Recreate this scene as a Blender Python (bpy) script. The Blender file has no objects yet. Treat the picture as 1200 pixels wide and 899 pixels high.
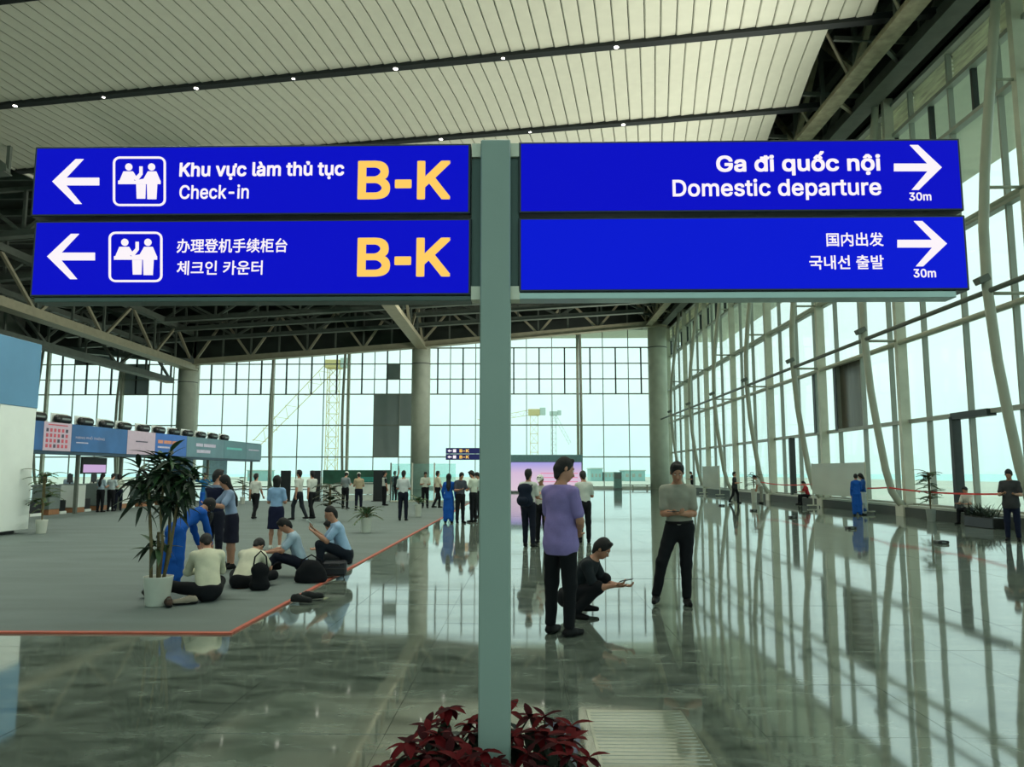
import bpy, math, random
import numpy as np
from mathutils import Vector, Matrix
R = math.radians
random.seed(7)
C = bpy.context.scene.collection
sc = bpy.context.scene

# ------------------------------------------------------------------ camera
FPX = 905.0
PITCH = math.atan(103.5 / FPX)
YAW = R(1.076)
EYE = 1.65
cam = bpy.data.cameras.new('camera')
cam.sensor_width = 36.0
cam.lens = FPX / 1200 * 36
cam.clip_end = 3000
camo = bpy.data.objects.new('camera', cam)
C.objects.link(camo)
camo.location = (0, 0, EYE)
camo.rotation_euler = (math.pi / 2 + PITCH, 0, YAW)
sc.camera = camo

# ------------------------------------------------------------------ exposure, sky
sc.view_settings.view_transform = 'Standard'
sc.view_settings.look = 'None'
sc.view_settings.exposure = 0.0
sc.view_settings.gamma = 1.0
sc.view_settings.use_curve_mapping = False
w = bpy.data.worlds.new('sky')
sc.world = w
w.use_nodes = True
nt = w.node_tree
bg = nt.nodes['Background']
tc = nt.nodes.new('ShaderNodeTexCoord')
sx = nt.nodes.new('ShaderNodeSeparateXYZ')
cr = nt.nodes.new('ShaderNodeValToRGB')
nz = nt.nodes.new('ShaderNodeTexNoise')
nz.inputs['Scale'].default_value = 2.2
nz.inputs['Detail'].default_value = 4
mm = nt.nodes.new('ShaderNodeMix')
mm.data_type = 'RGBA'
nt.links.new(tc.outputs['Generated'], sx.inputs[0])
nt.links.new(tc.outputs['Generated'], nz.inputs['Vector'])
nt.links.new(sx.outputs['Z'], cr.inputs[0])
cr.color_ramp.elements[0].position = 0.0
cr.color_ramp.elements[0].color = (0.74, 1.04, 0.99, 1)
cr.color_ramp.elements[1].position = 0.5
cr.color_ramp.elements[1].color = (0.86, 1.12, 1.09, 1)
e = cr.color_ramp.elements.new(0.12)
e.color = (0.93, 1.14, 1.09, 1)
mr = nt.nodes.new('ShaderNodeMapRange')
mr.inputs['From Min'].default_value = 0.4
mr.inputs['From Max'].default_value = 0.7
mr.inputs['To Max'].default_value = 0.5
nt.links.new(nz.outputs['Fac'], mr.inputs[0])
nt.links.new(mr.outputs[0], mm.inputs['Factor'])
nt.links.new(cr.outputs[0], mm.inputs['A'])
mm.inputs['B'].default_value = (1.0, 1.16, 1.1, 1)
nt.links.new(mm.outputs['Result'], bg.inputs['Color'])
bg.inputs['Strength'].default_value = 1.12

sun = bpy.data.lights.new('sun', 'SUN')
sun.energy = 2.2
sun.angle = R(8)
sun.color = (1.0, 0.93, 0.78)
suno = bpy.data.objects.new('sun', sun)
C.objects.link(suno)
suno.rotation_euler = (R(-14), R(-20), 0)

try:
    sc.cycles.max_bounces = 10
    sc.cycles.diffuse_bounces = 5
    sc.cycles.glossy_bounces = 4
    sc.cycles.transparent_max_bounces = 16
    sc.cycles.sample_clamp_indirect = 6
    sc.cycles.caustics_reflective = False
    sc.cycles.caustics_refractive = False
except Exception:
    pass

DOWN_W = 900.0     # each downlight in the ceiling tracks
FILL_UP_W = 4300.0      # each fill spot added by the wall columns to brighten the ceiling

# ------------------------------------------------------------------ pixel -> world
def ray(x, y):
    a = (x - 600) / FPX
    b = -(y - 449.5) / FPX
    fy = math.cos(PITCH) - b * math.sin(PITCH)
    fz = math.sin(PITCH) + b * math.cos(PITCH)
    return Vector((a * math.cos(YAW) - fy * math.sin(YAW), a * math.sin(YAW) + fy * math.cos(YAW), fz))

def G(x, y, z=0.0):
    r = ray(x, y)
    return Vector((0, 0, EYE)) + r * ((z - EYE) / r.z)

def PY(x, y, Y):
    r = ray(x, y)
    return Vector((0, 0, EYE)) + r * (Y / r.y)

def PX(x, y, X):
    r = ray(x, y)
    return Vector((0, 0, EYE)) + r * (X / r.x)

# ------------------------------------------------------------------ materials
def lin(c):
    return tuple(((v / 255) / 12.92 if v / 255 <= 0.04045 else ((v / 255 + 0.055) / 1.055) ** 2.4) for v in c)

MATS = {}
def mat(name, rgb, rough=0.6, metal=0.0, var=0.12, scale=6.0, bump=0.0, bscale=60.0, spec=0.5, stretch=None):
    if name in MATS:
        return MATS[name]
    m = bpy.data.materials.new(name)
    m.use_nodes = True
    t = m.node_tree
    b = t.nodes['Principled BSDF']
    c = lin(rgb)
    tcn = t.nodes.new('ShaderNodeTexCoord')
    src = tcn.outputs['Object']
    if stretch:
        mp = t.nodes.new('ShaderNodeMapping')
        mp.inputs['Scale'].default_value = stretch
        t.links.new(src, mp.inputs[0])
        src = mp.outputs[0]
    n = t.nodes.new('ShaderNodeTexNoise')
    n.inputs['Scale'].default_value = scale
    n.inputs['Detail'].default_value = 4
    t.links.new(src, n.inputs['Vector'])
    r = t.nodes.new('ShaderNodeValToRGB')
    r.color_ramp.elements[0].position = 0.3
    r.color_ramp.elements[1].position = 0.7
    r.color_ramp.elements[0].color = tuple(v * (1 - var) for v in c) + (1,)
    r.color_ramp.elements[1].color = tuple(min(1, v * (1 + var)) for v in c) + (1,)
    t.links.new(n.outputs['Fac'], r.inputs[0])
    t.links.new(r.outputs[0], b.inputs['Base Color'])
    b.inputs['Roughness'].default_value = rough
    b.inputs['Metallic'].default_value = metal
    b.inputs['Specular IOR Level'].default_value = spec
    if bump:
        n2 = t.nodes.new('ShaderNodeTexNoise')
        n2.inputs['Scale'].default_value = bscale
        t.links.new(src, n2.inputs['Vector'])
        bp = t.nodes.new('ShaderNodeBump')
        bp.inputs['Strength'].default_value = bump
        bp.inputs['Distance'].default_value = 0.02
        t.links.new(n2.outputs['Fac'], bp.inputs['Height'])
        t.links.new(bp.outputs[0], b.inputs['Normal'])
    MATS[name] = m
    return m

def emat(name, rgb, strength=1.0, base=None):
    if name in MATS:
        return MATS[name]
    m = bpy.data.materials.new(name)
    m.use_nodes = True
    b = m.node_tree.nodes['Principled BSDF']
    b.inputs['Base Color'].default_value = (*(lin(base) if base else (0.02, 0.02, 0.02)), 1)
    b.inputs['Roughness'].default_value = 0.6
    b.inputs['Specular IOR Level'].default_value = 0.1
    b.inputs['Emission Color'].default_value = (*lin(rgb), 1)
    b.inputs['Emission Strength'].default_value = strength
    MATS[name] = m
    return m

def glass(name, tint, gl=0.10, dirt=0.04, dirtcol=(200, 225, 220), low=None):
    m = bpy.data.materials.new(name)
    m.use_nodes = True
    t = m.node_tree
    t.nodes.clear()
    out = t.nodes.new('ShaderNodeOutputMaterial')
    tr = t.nodes.new('ShaderNodeBsdfTransparent')
    tr.inputs[0].default_value = (*tint, 1)
    g = t.nodes.new('ShaderNodeBsdfGlossy')
    g.inputs['Roughness'].default_value = 0.03
    g.inputs['Color'].default_value = (0.9, 0.95, 0.93, 1)
    d = t.nodes.new('ShaderNodeBsdfDiffuse')
    d.inputs[0].default_value = (*lin(dirtcol), 1)
    lw = t.nodes.new('ShaderNodeLayerWeight')
    lw.inputs['Blend'].default_value = 0.5
    pw = t.nodes.new('ShaderNodeMath'); pw.operation = 'POWER'
    pw.inputs[1].default_value = 4.0
    t.links.new(lw.outputs['Facing'], pw.inputs[0])
    f = t.nodes.new('ShaderNodeMath'); f.operation = 'MULTIPLY_ADD'
    f.inputs[1].default_value = 0.35
    f.inputs[2].default_value = 0.015
    t.links.new(pw.outputs[0], f.inputs[0])
    m1 = t.nodes.new('ShaderNodeMixShader')
    m2 = t.nodes.new('ShaderNodeMixShader')
    n = t.nodes.new('ShaderNodeTexNoise')
    n.inputs['Scale'].default_value = 1.4
    mr = t.nodes.new('ShaderNodeMapRange')
    mr.inputs['From Min'].default_value = 0.35
    mr.inputs['From Max'].default_value = 0.7
    mr.inputs['To Min'].default_value = dirt * 0.3 if low is None else low
    mr.inputs['To Max'].default_value = dirt
    t.links.new(n.outputs['Fac'], mr.inputs[0])
    t.links.new(f.outputs[0], m1.inputs[0])
    t.links.new(tr.outputs[0], m1.inputs[1])
    t.links.new(g.outputs[0], m1.inputs[2])
    t.links.new(mr.outputs[0], m2.inputs[0])
    t.links.new(m1.outputs[0], m2.inputs[1])
    t.links.new(d.outputs[0], m2.inputs[2])
    t.links.new(m2.outputs[0], out.inputs[0])
    return m

GLASS = glass('window_glass', (0.93, 0.985, 0.97))
SCREENGLASS = glass('screen_glass', (0.80, 0.93, 0.91), dirt=0.12)
FROST = glass('frosted_glass', (0.60, 0.68, 0.66), dirt=0.86, dirtcol=(206, 214, 204), low=0.72)

def marble(name, a, b_, tile=0.0):
    m = bpy.data.materials.new(name)
    m.use_nodes = True
    t = m.node_tree
    b = t.nodes['Principled BSDF']
    g = t.nodes.new('ShaderNodeNewGeometry')
    mp = t.nodes.new('ShaderNodeMapping')
    mp.inputs['Scale'].default_value = (0.8, 1.7, 1)
    t.links.new(g.outputs['Position'], mp.inputs[0])
    n = t.nodes.new('ShaderNodeTexNoise')
    n.inputs['Scale'].default_value = 2.6
    n.inputs['Detail'].default_value = 12
    n.inputs['Roughness'].default_value = 0.68
    n.inputs['Distortion'].default_value = 0.5
    t.links.new(mp.outputs[0], n.inputs['Vector'])
    r = t.nodes.new('ShaderNodeValToRGB')
    r.color_ramp.elements[0].position = 0.32
    r.color_ramp.elements[1].position = 0.72
    r.color_ramp.elements[0].color = (*lin(a), 1)
    r.color_ramp.elements[1].color = (*lin(b_), 1)
    t.links.new(n.outputs['Fac'], r.inputs[0])
    t.links.new(r.outputs[0], b.inputs['Base Color'])
    b.inputs['Roughness'].default_value = 0.05
    b.inputs['IOR'].default_value = 3.8
    n2 = t.nodes.new('ShaderNodeTexNoise')
    n2.inputs['Scale'].default_value = 1.1
    t.links.new(g.outputs['Position'], n2.inputs['Vector'])
    bp = t.nodes.new('ShaderNodeBump')
    bp.inputs['Strength'].default_value = 0.035
    bp.inputs['Distance'].default_value = 0.02
    t.links.new(n2.outputs['Fac'], bp.inputs['Height'])
    t.links.new(bp.outputs[0], b.inputs['Normal'])
    return m

M_TILE = marble('polished_marble', (62, 72, 64), (138, 150, 138))
M_TILE_LIGHT = marble('light_marble', (132, 140, 122), (150, 156, 138))
M_JOINT = mat('joint_grey', (95, 100, 94), 0.5)
M_CARPET = mat('grey_carpet', (98, 111, 107), 0.6, var=0.14, scale=0.9, bump=0.3, bscale=220, spec=0.5, stretch=(0.5, 2.2, 1))
M_TAPE = mat('orange_red_tape', (190, 92, 70), 0.6)
M_PANEL = mat('ceiling_metal', (208, 207, 186), 0.45, var=0.05, scale=1.5)
M_TRACK = mat('track_black', (18, 24, 22), 0.6)
M_DECK = mat('roof_deck', (52, 58, 52), 0.85, var=0.3, scale=0.6)
M_STEEL = mat('painted_steel', (204, 204, 184), 0.4, var=0.08, scale=2)
M_STEEL_DARK = mat('dark_steel', (96, 102, 92), 0.5, var=0.15, scale=2)
M_BEAM = mat('beam_beige', (168, 160, 134), 0.45, var=0.1, scale=2)
M_PIPE = mat('pipe_paint', (172, 174, 156), 0.35, var=0.05, scale=2)
M_MULL = mat('mullion_grey', (158, 162, 150), 0.4, var=0.06, scale=2)
M_MULLDARK = mat('mullion_dark', (40, 46, 44), 0.4)
M_CONC = mat('column_concrete', (204, 206, 188), 0.6, var=0.1, scale=1.2, bump=0.1, bscale=8)
M_OPAQUE = mat('opaque_infill', (168, 178, 178), 0.6, var=0.04, scale=0.8)
M_BRONZE = mat('bronze_infill', (96, 92, 78), 0.25, var=0.25, scale=1.0, stretch=(1, 3, .3))
M_KERB = mat('kerb_stone', (72, 78, 72), 0.6, var=0.1, scale=2)
M_SILL = mat('sill_stone', (190, 196, 184), 0.5, var=0.06, scale=2)
M_WALL = mat('wall_plaster', (120, 126, 116), 0.8, var=0.05, scale=0.5)
M_POLE = mat('sign_pole_paint', (150, 170, 160), 0.4, var=0.03, scale=2)
M_POLEDK = mat('sign_spine_paint', (74, 98, 92), 0.5, var=0.03, scale=2)
M_FRAME = mat('sign_frame_dark', (20, 36, 40), 0.4, var=0.05)
M_SILVER = mat('sign_trim_silver', (165, 190, 184), 0.3, 0.4, var=0.03)
M_BRACKET = mat('bracket_white', (226, 226, 206), 0.5, var=0.03)
M_WHITE = mat('white_lacquer', (234, 240, 232), 0.4, var=0.03, scale=2)
M_WOODO = mat('orange_wood', (170, 120, 84), 0.5, var=0.15, scale=5, stretch=(1, 6, 1))
M_GREYP = mat('grey_panel', (120, 132, 128), 0.5, var=0.06)
M_BLACK = mat('black_plastic', (18, 20, 20), 0.35, var=0.1)
M_SKYB = mat('sky_blue_panel', (92, 142, 176), 0.45, var=0.12, scale=0.5)
M_BLUEDK = mat('blue_column_cladding', (44, 74, 92), 0.45, var=0.08, scale=1)
M_POT = mat('white_pot', (206, 208, 194), 0.4, var=0.05)
M_POTG = mat('grey_pot', (150, 156, 150), 0.5, var=0.05)
M_SOIL = mat('potting_soil', (40, 32, 24), 0.95, var=0.3, scale=30)
M_LEAF = mat('dark_green_leaf', (30, 50, 32), 0.6, var=0.35, scale=5)
M_LEAF2 = mat('palm_green_leaf', (60, 92, 56), 0.45, var=0.3, scale=5)
M_CANE = mat('cane_bark', (112, 100, 68), 0.8, var=0.2, scale=15, bump=0.4)
M_BRACT = mat('red_bract', (92, 2, 10), 0.8, spec=.15, var=0.35, scale=9)
M_BRACT2 = mat('deep_red_bract', (56, 2, 10), 0.8, spec=.15, var=0.35, scale=9)
M_POIN = mat('poinsettia_green', (26, 40, 22), 0.5, var=0.3, scale=9)
M_SKIN = mat('skin', (178, 128, 102), 0.5, var=0.05, scale=9)
M_HAIR = mat('black_hair', (12, 11, 11), 0.7, var=0.3, scale=40, bump=0.5, bscale=120)
M_EYE = mat('eye_white', (225, 225, 220), 0.2, var=0.0)
M_LIP = mat('lip', (146, 80, 72), 0.45, var=0.05)
M_SHOE = mat('black_leather', (14, 14, 16), 0.6, var=0.1, spec=.2)
M_SHOEW = mat('white_shoe', (205, 205, 195), 0.5, var=0.05)
M_RED = mat('barrier_red', (222, 60, 54), 0.5, var=0.04)
M_SEA = mat('hazed_sea_water', (160, 205, 205), 0.6, var=0.05, scale=0.02)  # water paled in its colour to stand in for haze
M_GROUND = mat('pale_ground', (168, 176, 164), 0.9, var=0.1, scale=0.05)
M_CRANE = mat('hazed_crane_yellow', (206, 186, 128), 0.6, var=0.04)  # yellow paled toward the sky, haze mixed into the colour
M_CRANE2 = mat('hazed_crane_white', (186, 200, 192), 0.6, var=0.04)  # white with the distance haze mixed into the colour
M_HAZEB = mat('hazed_building', (150, 190, 186), 0.8, var=0.05, scale=0.05)  # pale teal carries the haze over the far buildings
M_LAMP = emat('downlight_glow', (255, 250, 236), 9.0)

# ------------------------------------------------------------------ mesh helpers
class MB:
    def __init__(s):
        s.v = []; s.f = []
    def add(s, vs, fs):
        o = len(s.v)
        s.v += [tuple(v) for v in vs]
        s.f += [tuple(i + o for i in f) for f in fs]
        return s
    def box(s, x0, x1, y0, y1, z0, z1):
        vs = [(x, y, z) for z in (z0, z1) for y in (y0, y1) for x in (x0, x1)]
        return s.add(vs, [(0, 2, 3, 1), (4, 5, 7, 6), (0, 1, 5, 4), (2, 6, 7, 3), (0, 4, 6, 2), (1, 3, 7, 5)])
    def bevbox(s, x0, x1, y0, y1, z0, z1, b=0.01):
        # box with its vertical and horizontal edges chamfered
        cx, cy, cz = (x0 + x1) / 2, (y0 + y1) / 2, (z0 + z1) / 2
        hx, hy, hz = (x1 - x0) / 2, (y1 - y0) / 2, (z1 - z0) / 2
        vs = []; idx = {}
        for sxx in (-1, 1):
            for syy in (-1, 1):
                for szz in (-1, 1):
                    for a in range(3):
                        p = [sxx * (hx - b), syy * (hy - b), szz * (hz - b)]
                        p[a] = (sxx * hx, syy * hy, szz * hz)[a]
                        idx[(sxx, syy, szz, a)] = len(vs)
                        vs.append((cx + p[0], cy + p[1], cz + p[2]))
        fs = []
        q = [(-1, -1), (1, -1), (1, 1), (-1, 1)]
        for a in range(3):
            for sg in (-1, 1):
                f = []
                for u, v in q:
                    k = [0, 0, 0]; k[a] = sg; k[(a + 1) % 3] = u; k[(a + 2) % 3] = v
                    f.append(idx[(*k, a)])
                fs.append(f if sg > 0 else f[::-1])
            # edges parallel to axis a
            for u, v in q:
                k0 = [0, 0, 0]; k0[a] = -1; k0[(a + 1) % 3] = u; k0[(a + 2) % 3] = v
                k1 = list(k0); k1[a] = 1
                f = [idx[(*k0, (a + 1) % 3)], idx[(*k1, (a + 1) % 3)], idx[(*k1, (a + 2) % 3)], idx[(*k0, (a + 2) % 3)]]
                fs.append(f if u * v < 0 else f[::-1])
        for sxx in (-1, 1):
            for syy in (-1, 1):
                for szz in (-1, 1):
                    f = [idx[(sxx, syy, szz, a)] for a in range(3)]
                    fs.append(f if sxx * syy * szz > 0 else f[::-1])
        return s.add(vs, fs)
    def beam(s, p0, p1, w=0.1, h=0.1, up=(0, 0, 1)):
        p0 = Vector(p0); p1 = Vector(p1); d = (p1 - p0).normalized(); up = Vector(up)
        if abs(d.dot(up)) > 0.98: up = Vector((1, 0, 0))
        sd = d.cross(up).normalized() * (w / 2); u = sd.cross(d).normalized() * (h / 2)
        vs = [p + a * sd + b * u for p in (p0, p1) for a, b in ((-1, -1), (1, -1), (1, 1), (-1, 1))]
        return s.add(vs, [(0, 1, 2, 3), (7, 6, 5, 4), (0, 4, 5, 1), (1, 5, 6, 2), (2, 6, 7, 3), (3, 7, 4, 0)])
    def tube(s, pts, r, n=10, cap=True):
        pts = [Vector(p) for p in pts]
        rs = r if isinstance(r, (list, tuple)) else [r] * len(pts)
        o = len(s.v); prev = None
        for i, p in enumerate(pts):
            d = (pts[min(i + 1, len(pts) - 1)] - pts[max(i - 1, 0)]).normalized()
            if prev is None:
                a = Vector((0, 0, 1)) if abs(d.z) < 0.9 else Vector((1, 0, 0))
                x = d.cross(a).normalized()
            else:
                x = (prev - d * prev.dot(d)).normalized()
            prev = x; y = d.cross(x)
            for k in range(n):
                t = 2 * math.pi * k / n
                s.v.append(tuple(p + (x * math.cos(t) + y * math.sin(t)) * rs[i]))
        for i in range(len(pts) - 1):
            for k in range(n):
                k2 = (k + 1) % n
                s.f.append((o + i * n + k, o + i * n + k2, o + (i + 1) * n + k2, o + (i + 1) * n + k))
        if cap:
            s.f.append(tuple(o + k for k in range(n))[::-1])
            s.f.append(tuple(o + (len(pts) - 1) * n + k for k in range(n)))
        return s
    def lathe(s, prof, n=24, c=(0, 0, 0)):
        o = len(s.v)
        for r, z in prof:
            for k in range(n):
                t = 2 * math.pi * k / n
                s.v.append((c[0] + r * math.cos(t), c[1] + r * math.sin(t), c[2] + z))
        for i in range(len(prof) - 1):
            for k in range(n):
                k2 = (k + 1) % n
                s.f.append((o + i * n + k, o + i * n + k2, o + (i + 1) * n + k2, o + (i + 1) * n + k))
        s.f.append(tuple(o + k for k in range(n))[::-1])
        s.f.append(tuple(o + (len(prof) - 1) * n + k for k in range(n)))
        return s
    def prism(s, poly, y0, y1):
        # polygon given in x,z ; extruded from y0 (front, towards -Y) to y1
        n = len(poly)
        vs = [(x, y0, z) for x, z in poly] + [(x, y1, z) for x, z in poly]
        fs = [tuple(range(n)), tuple(range(2 * n - 1, n - 1, -1))]
        fs += [(i, n + i, n + (i + 1) % n, (i + 1) % n) for i in range(n)]
        return s.add(vs, fs)
    def mesh(s, name, m=None, smooth=False):
        me = bpy.data.meshes.new(name)
        me.from_pydata(s.v, [], s.f)
        if m: me.materials.append(m)
        if smooth:
            me.polygons.foreach_set('use_smooth', [True] * len(me.polygons))
        me.update()
        return me
    def build(s, name, m, parent=None, smooth=False, loc=None, rot=None):
        return obj(name, s.mesh(name, m, smooth), parent, loc, rot)

def obj(name, me, parent=None, loc=None, rot=None):
    o = bpy.data.objects.new(name, me)
    C.objects.link(o)
    if loc is not None: o.location = loc
    if rot is not None: o.rotation_euler = rot
    if parent is not None: o.parent = parent
    return o

def tag(o, label=None, cat=None, group=None, kind=None):
    if label: o['label'] = label
    if cat: o['category'] = cat
    if group: o['group'] = group
    if kind: o['kind'] = kind
    return o

def thing(name, label, cat, loc=(0, 0, 0), rz=0.0, group=None):
    o = obj(name, None, None, loc, (0, 0, rz))
    return tag(o, label, cat, group)

def struct(name, loc=(0, 0, 0)):
    o = obj(name, None, None, loc)
    o['kind'] = 'structure'
    return o

# ================================================================== STRUCTURE
XR = 14.6          # right glass wall
YF = 79.0          # far glass wall
XL = -52.0
YB = -14.0

# ---- floor: tiles
floor = struct('floor')
MB().box(XL, XR + 0.4, YB, YF + 0.4, -0.30, -0.012).build('floor_slab', M_JOINT, floor)
TS = 1.2
X0 = -0.90
Y0 = 5.09 - 1.2
tile_me = [MB().box(0.0015, TS - 0.0015, 0.0015, TS - 0.0015, -0.012, 0).mesh('tile', M_TILE) for _ in range(1)]
light_me = MB().box(0.0015, TS - 0.0015, 0.0015, TS - 0.0015, -0.012, 0).mesh('tile', M_TILE_LIGHT)
near = set()
for j in range(0, 12):
    y = Y0 + j * TS
    half = (y + TS) * 0.70 + 1.0
    for i in range(-12, 12):
        x = X0 + i * TS
        if x > half or x + TS < -half or x + TS > 12.0: continue
        if y > 8.1 and x + TS < -3.1: continue
        if (i, j) == (1, 0): continue
        o = obj('tile', tile_me[0], floor, (x, y, 0), (R(random.uniform(-.07, .07)), R(random.uniform(-.07, .07)), 0))
        near.add((i, j))
# ribbed light access tile right of the planter
o = obj('tile', tile_me[0], floor, (X0 + TS, Y0, 0)); near.add((1, 0))
o2 = obj('tile', light_me, floor, (0.41, 4.50, 0.0035)); o2.scale = (0.55, 0.93, 1)
o2['label'] = 'pale ribbed marble floor tile beside the red flowers'
rb = MB()
for k in range(17):
    rb.box(0.43, 1.05, 4.55 + k * 0.062, 4.572 + k * 0.062, 0.003, 0.0065)
rb.build('rib_strip', M_TILE_LIGHT, floor)
rest = MB()
for j in range(-12, 62):
    y = Y0 + j * TS
    if y > YF: break
    for i in range(-44, 13):
        if (i, j) in near: continue
        x = X0 + i * TS
        x1 = min(x + TS, XR); y1 = min(y + TS, YF)
        if x >= XR: continue
        z = random.uniform(-.0006, .0006)
        tx, ty = random.uniform(-.0007, .0007), random.uniform(-.0007, .0007)
        a, b_, c, d = x + .0015, x1 - .0015, y + .0015, y1 - .0015
        rest.add([(a, c, z - tx - ty), (b_, c, z + tx - ty), (b_, d, z + tx + ty), (a, d, z - tx + ty)], [(0, 1, 2, 3)])
tag(rest.build('tile_field', M_TILE, floor), kind='stuff')

# ---- carpet strips and tape
carpet = thing('carpet', 'large grey carpet laid over the marble on the left of the hall', 'carpet')
cx0, cx1, cy0, cy1 = -26.0, -3.04, 8.1, 44.0
ns = 18
for k in range(ns):
    a = cy0 + (cy1 - cy0) * k / ns; b_ = cy0 + (cy1 - cy0) * (k + 1) / ns - 0.012
    nx, ny = 60, 6
    m = MB(); vs = []; fs = []
    ph = random.uniform(0, 6)
    for jj in range(ny + 1):
        for ii in range(nx + 1):
            x = cx0 + (cx1 - cx0) * ii / nx; y = a + (b_ - a) * jj / ny
            e_ = min(1, (cx1 - x) / 0.8 + .1)
            z = 0.014 + 0.012 * max(0, math.sin(x * 1.3 + y * 2.1 + ph)) * max(0, math.sin(x * .41 + ph * 2)) * e_
            if jj == ny: z += 0.006
            vs.append((x, y, z))
    for jj in range(ny):
        for ii in range(nx):
            p = jj * (nx + 1) + ii
            fs.append((p, p + 1, p + nx + 2, p + nx + 1))
    m.add(vs, fs)
    m.box(cx0, cx1, a, b_, 0.0, 0.010)
    m.build('carpet_strip', M_CARPET, carpet, smooth=False)
tape = thing('floor_tape', 'orange-red tape edging the grey carpet on the marble', 'tape')
MB().box(cx0, cx1 + 0.03, cy0 - 0.05, cy0 + 0.02, 0.001, 0.019).build('tape_strip', M_TAPE, tape)
MB().box(cx1 - 0.02, cx1 + 0.03, cy0 + 0.035, cy1, 0.001, 0.019).build('tape_strip', M_TAPE, tape)

# ---- outside ground, sea with haze put into its colour
g = MB().box(-700, 130, -80, 420, -1.6, -1.1).build('ground', M_GROUND); g['kind'] = 'structure'
g = MB().box(-1500, 2400, -300, 2600, -7.0, -6.0).build('sea', M_SEA); g['kind'] = 'structure'

# ---- opaque shell: roof deck, back wall, left wall
roof = struct('roof')
MB().box(XL, XR + 0.4, YB, YF + 0.4, 20.6, 20.9).build('roof_deck', M_DECK, roof)
MB().box(XR, 22.0, YB, YF + 7, 16.1, 16.5).build('eaves_soffit', M_PANEL, roof)
MB().box(XL, 22.0, YF, YF + 7, 16.6, 16.95).build('eaves_soffit', M_PANEL, roof)
MB().box(XR, XR + 0.4, YB, YF + .4, 16.1, 20.6).build('roof_edge', M_DECK, roof)
MB().box(XL, XR + 0.4, YF, YF + 0.4, 16.3, 20.6).build('roof_edge', M_DECK, roof)
for k in range(22):      # deck ribs
    y = 6 + k * 3.4
    MB().beam((XL, y, 20.35), (XR, y, 20.35), 0.25, 0.5).build('purlin', M_STEEL_DARK, roof)
wb = struct('wall_back')
MB().box(XL, XR + 0.4, YB - 0.4, YB, 16.3, 20.6).build('header', M_WALL, wb)
for k in range(14):
    x = XL + (XR - XL) * k / 13
    MB().box(x - .2, x + .2, YB - 0.4, YB, 0, 16.3).build('mullion', M_STEEL, wb)
    if k < 13:
        MB().box(x + .2, x + 5.12 - .2, YB - 0.2, YB - .18, 0.1, 16.3).build('pane', GLASS, wb)
for z in (0.1, 3.5, 9.7):
    MB().box(XL, XR, YB - 0.35, YB, z - .08, z + .08).build('transom', M_STEEL, wb)
wl = MB().box(XL - 0.4, XL, YB, YF, 0, 20.6).build('wall_left', M_WALL); wl['kind'] = 'structure'

# ---- far glass wall
wf = struct('wall_far')
PW = 7.85 / 3
xs = [13.09 - PW * k for k in range(0, 25)]
zr = [0.12, 3.15, 6.4, 9.6, 11.15, 12.75, 14.4, 16.3]
colx = set(range(0, 25, 3))
pane_meshes = {}
def pane(parent, x0, x1, z0, z1, m=GLASS, y=YF, th=0.02):
    key = (round(x1 - x0, 3), round(z1 - z0, 3), m.name, 'f')
    if key not in pane_meshes:
        pane_meshes[key] = MB().box(0, x1 - x0, 0, th, 0, z1 - z0).mesh('pane', m)
    return obj('pane', pane_meshes[key], parent, (x0, y, z0))
opq = {(10, 2), (9, 2), (10, 1), (22, 5), (20, 3), (20, 4)}
opq_small = {(10, 4, 1), (21, 5, 0)}
for k in range(24):
    xa, xb = xs[k + 1], xs[k]
    for r in range(7):
        g_ = 0.03
        if r in (3, 4, 5):
            h2 = (xa + xb) / 2
            for q, (a, b_) in enumerate(((xa, h2), (h2, xb))):
                mm_ = M_OPAQUE if ((k, r) in opq or (k, r, q) in opq_small) else GLASS
                pane(wf, a + g_, b_ - g_, zr[r] + g_, zr[r + 1] - g_, mm_)
        else:
            pane(wf, xa + g_, xb - g_, zr[r] + g_, zr[r + 1] - g_, M_OPAQUE if (k, r) in opq else GLASS)
pane(wf, xs[0] + .03, XR - .05, zr[0], zr[-1], GLASS)
pane(wf, XL, xs[24] - .03, zr[0], zr[-1], GLASS)
for k, x in enumerate(xs):
    if k in colx:
        MB().box(x - 0.13, x + 0.13, YF - 0.45, YF - 0.05, 0, 16.3).build('column', M_STEEL, wf)
    else:
        MB().box(x - 0.04, x + 0.04, YF - 0.08, YF + 0.05, 0, 16.3).build('mullion', M_MULL, wf)
    if k < 24:
        h2 = x - PW / 2
        MB().box(h2 - 0.07, h2 + 0.07, YF - 0.1, YF + 0.06, zr[3], zr[6]).build('mullion', M_MULLDARK, wf)
for r, z in enumerate(zr):
    hh = 0.05 if r in (4, 5) else 0.06
    MB().box(XL, XR, YF - 0.10, YF + 0.07, z - hh, z + hh).build('transom', M_MULL if r in (4, 5, 6) else M_MULL, wf)
# bowed pipes in front of the far wall columns
def bow(parent, base, inward, along=None, r=0.135):
    prof = [(0.25, 0.05), (0.4, 0.2), (0.75, 0.42), (1.6, 0.62), (3.0, 0.82), (4.6, 1.02), (6.7, 1.16), (8.4, 1.14), (10, 1.0), (12, 0.75), (14, 0.48), (15.4, 0.3), (16.3, 0.22)]
    pts = [Vector(base) + Vector(inward) * o_ + Vector((0, 0, z)) for z, o_ in prof]
    return MB().tube(pts, r, 12).build('bow_pipe', M_PIPE, parent, smooth=True)
for k in range(0, 25, 3):
    bow(wf, (xs[k] + (0.25 if k % 2 else -0.25), YF - 0.45, 0), (0, -1, 0))
# low balustrade rail at the far wall
MB().box(-12, 12.5, YF - 1.3, YF - 1.2, 0.0, 0.22).build('low_kerb', M_WHITE, wf)

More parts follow.
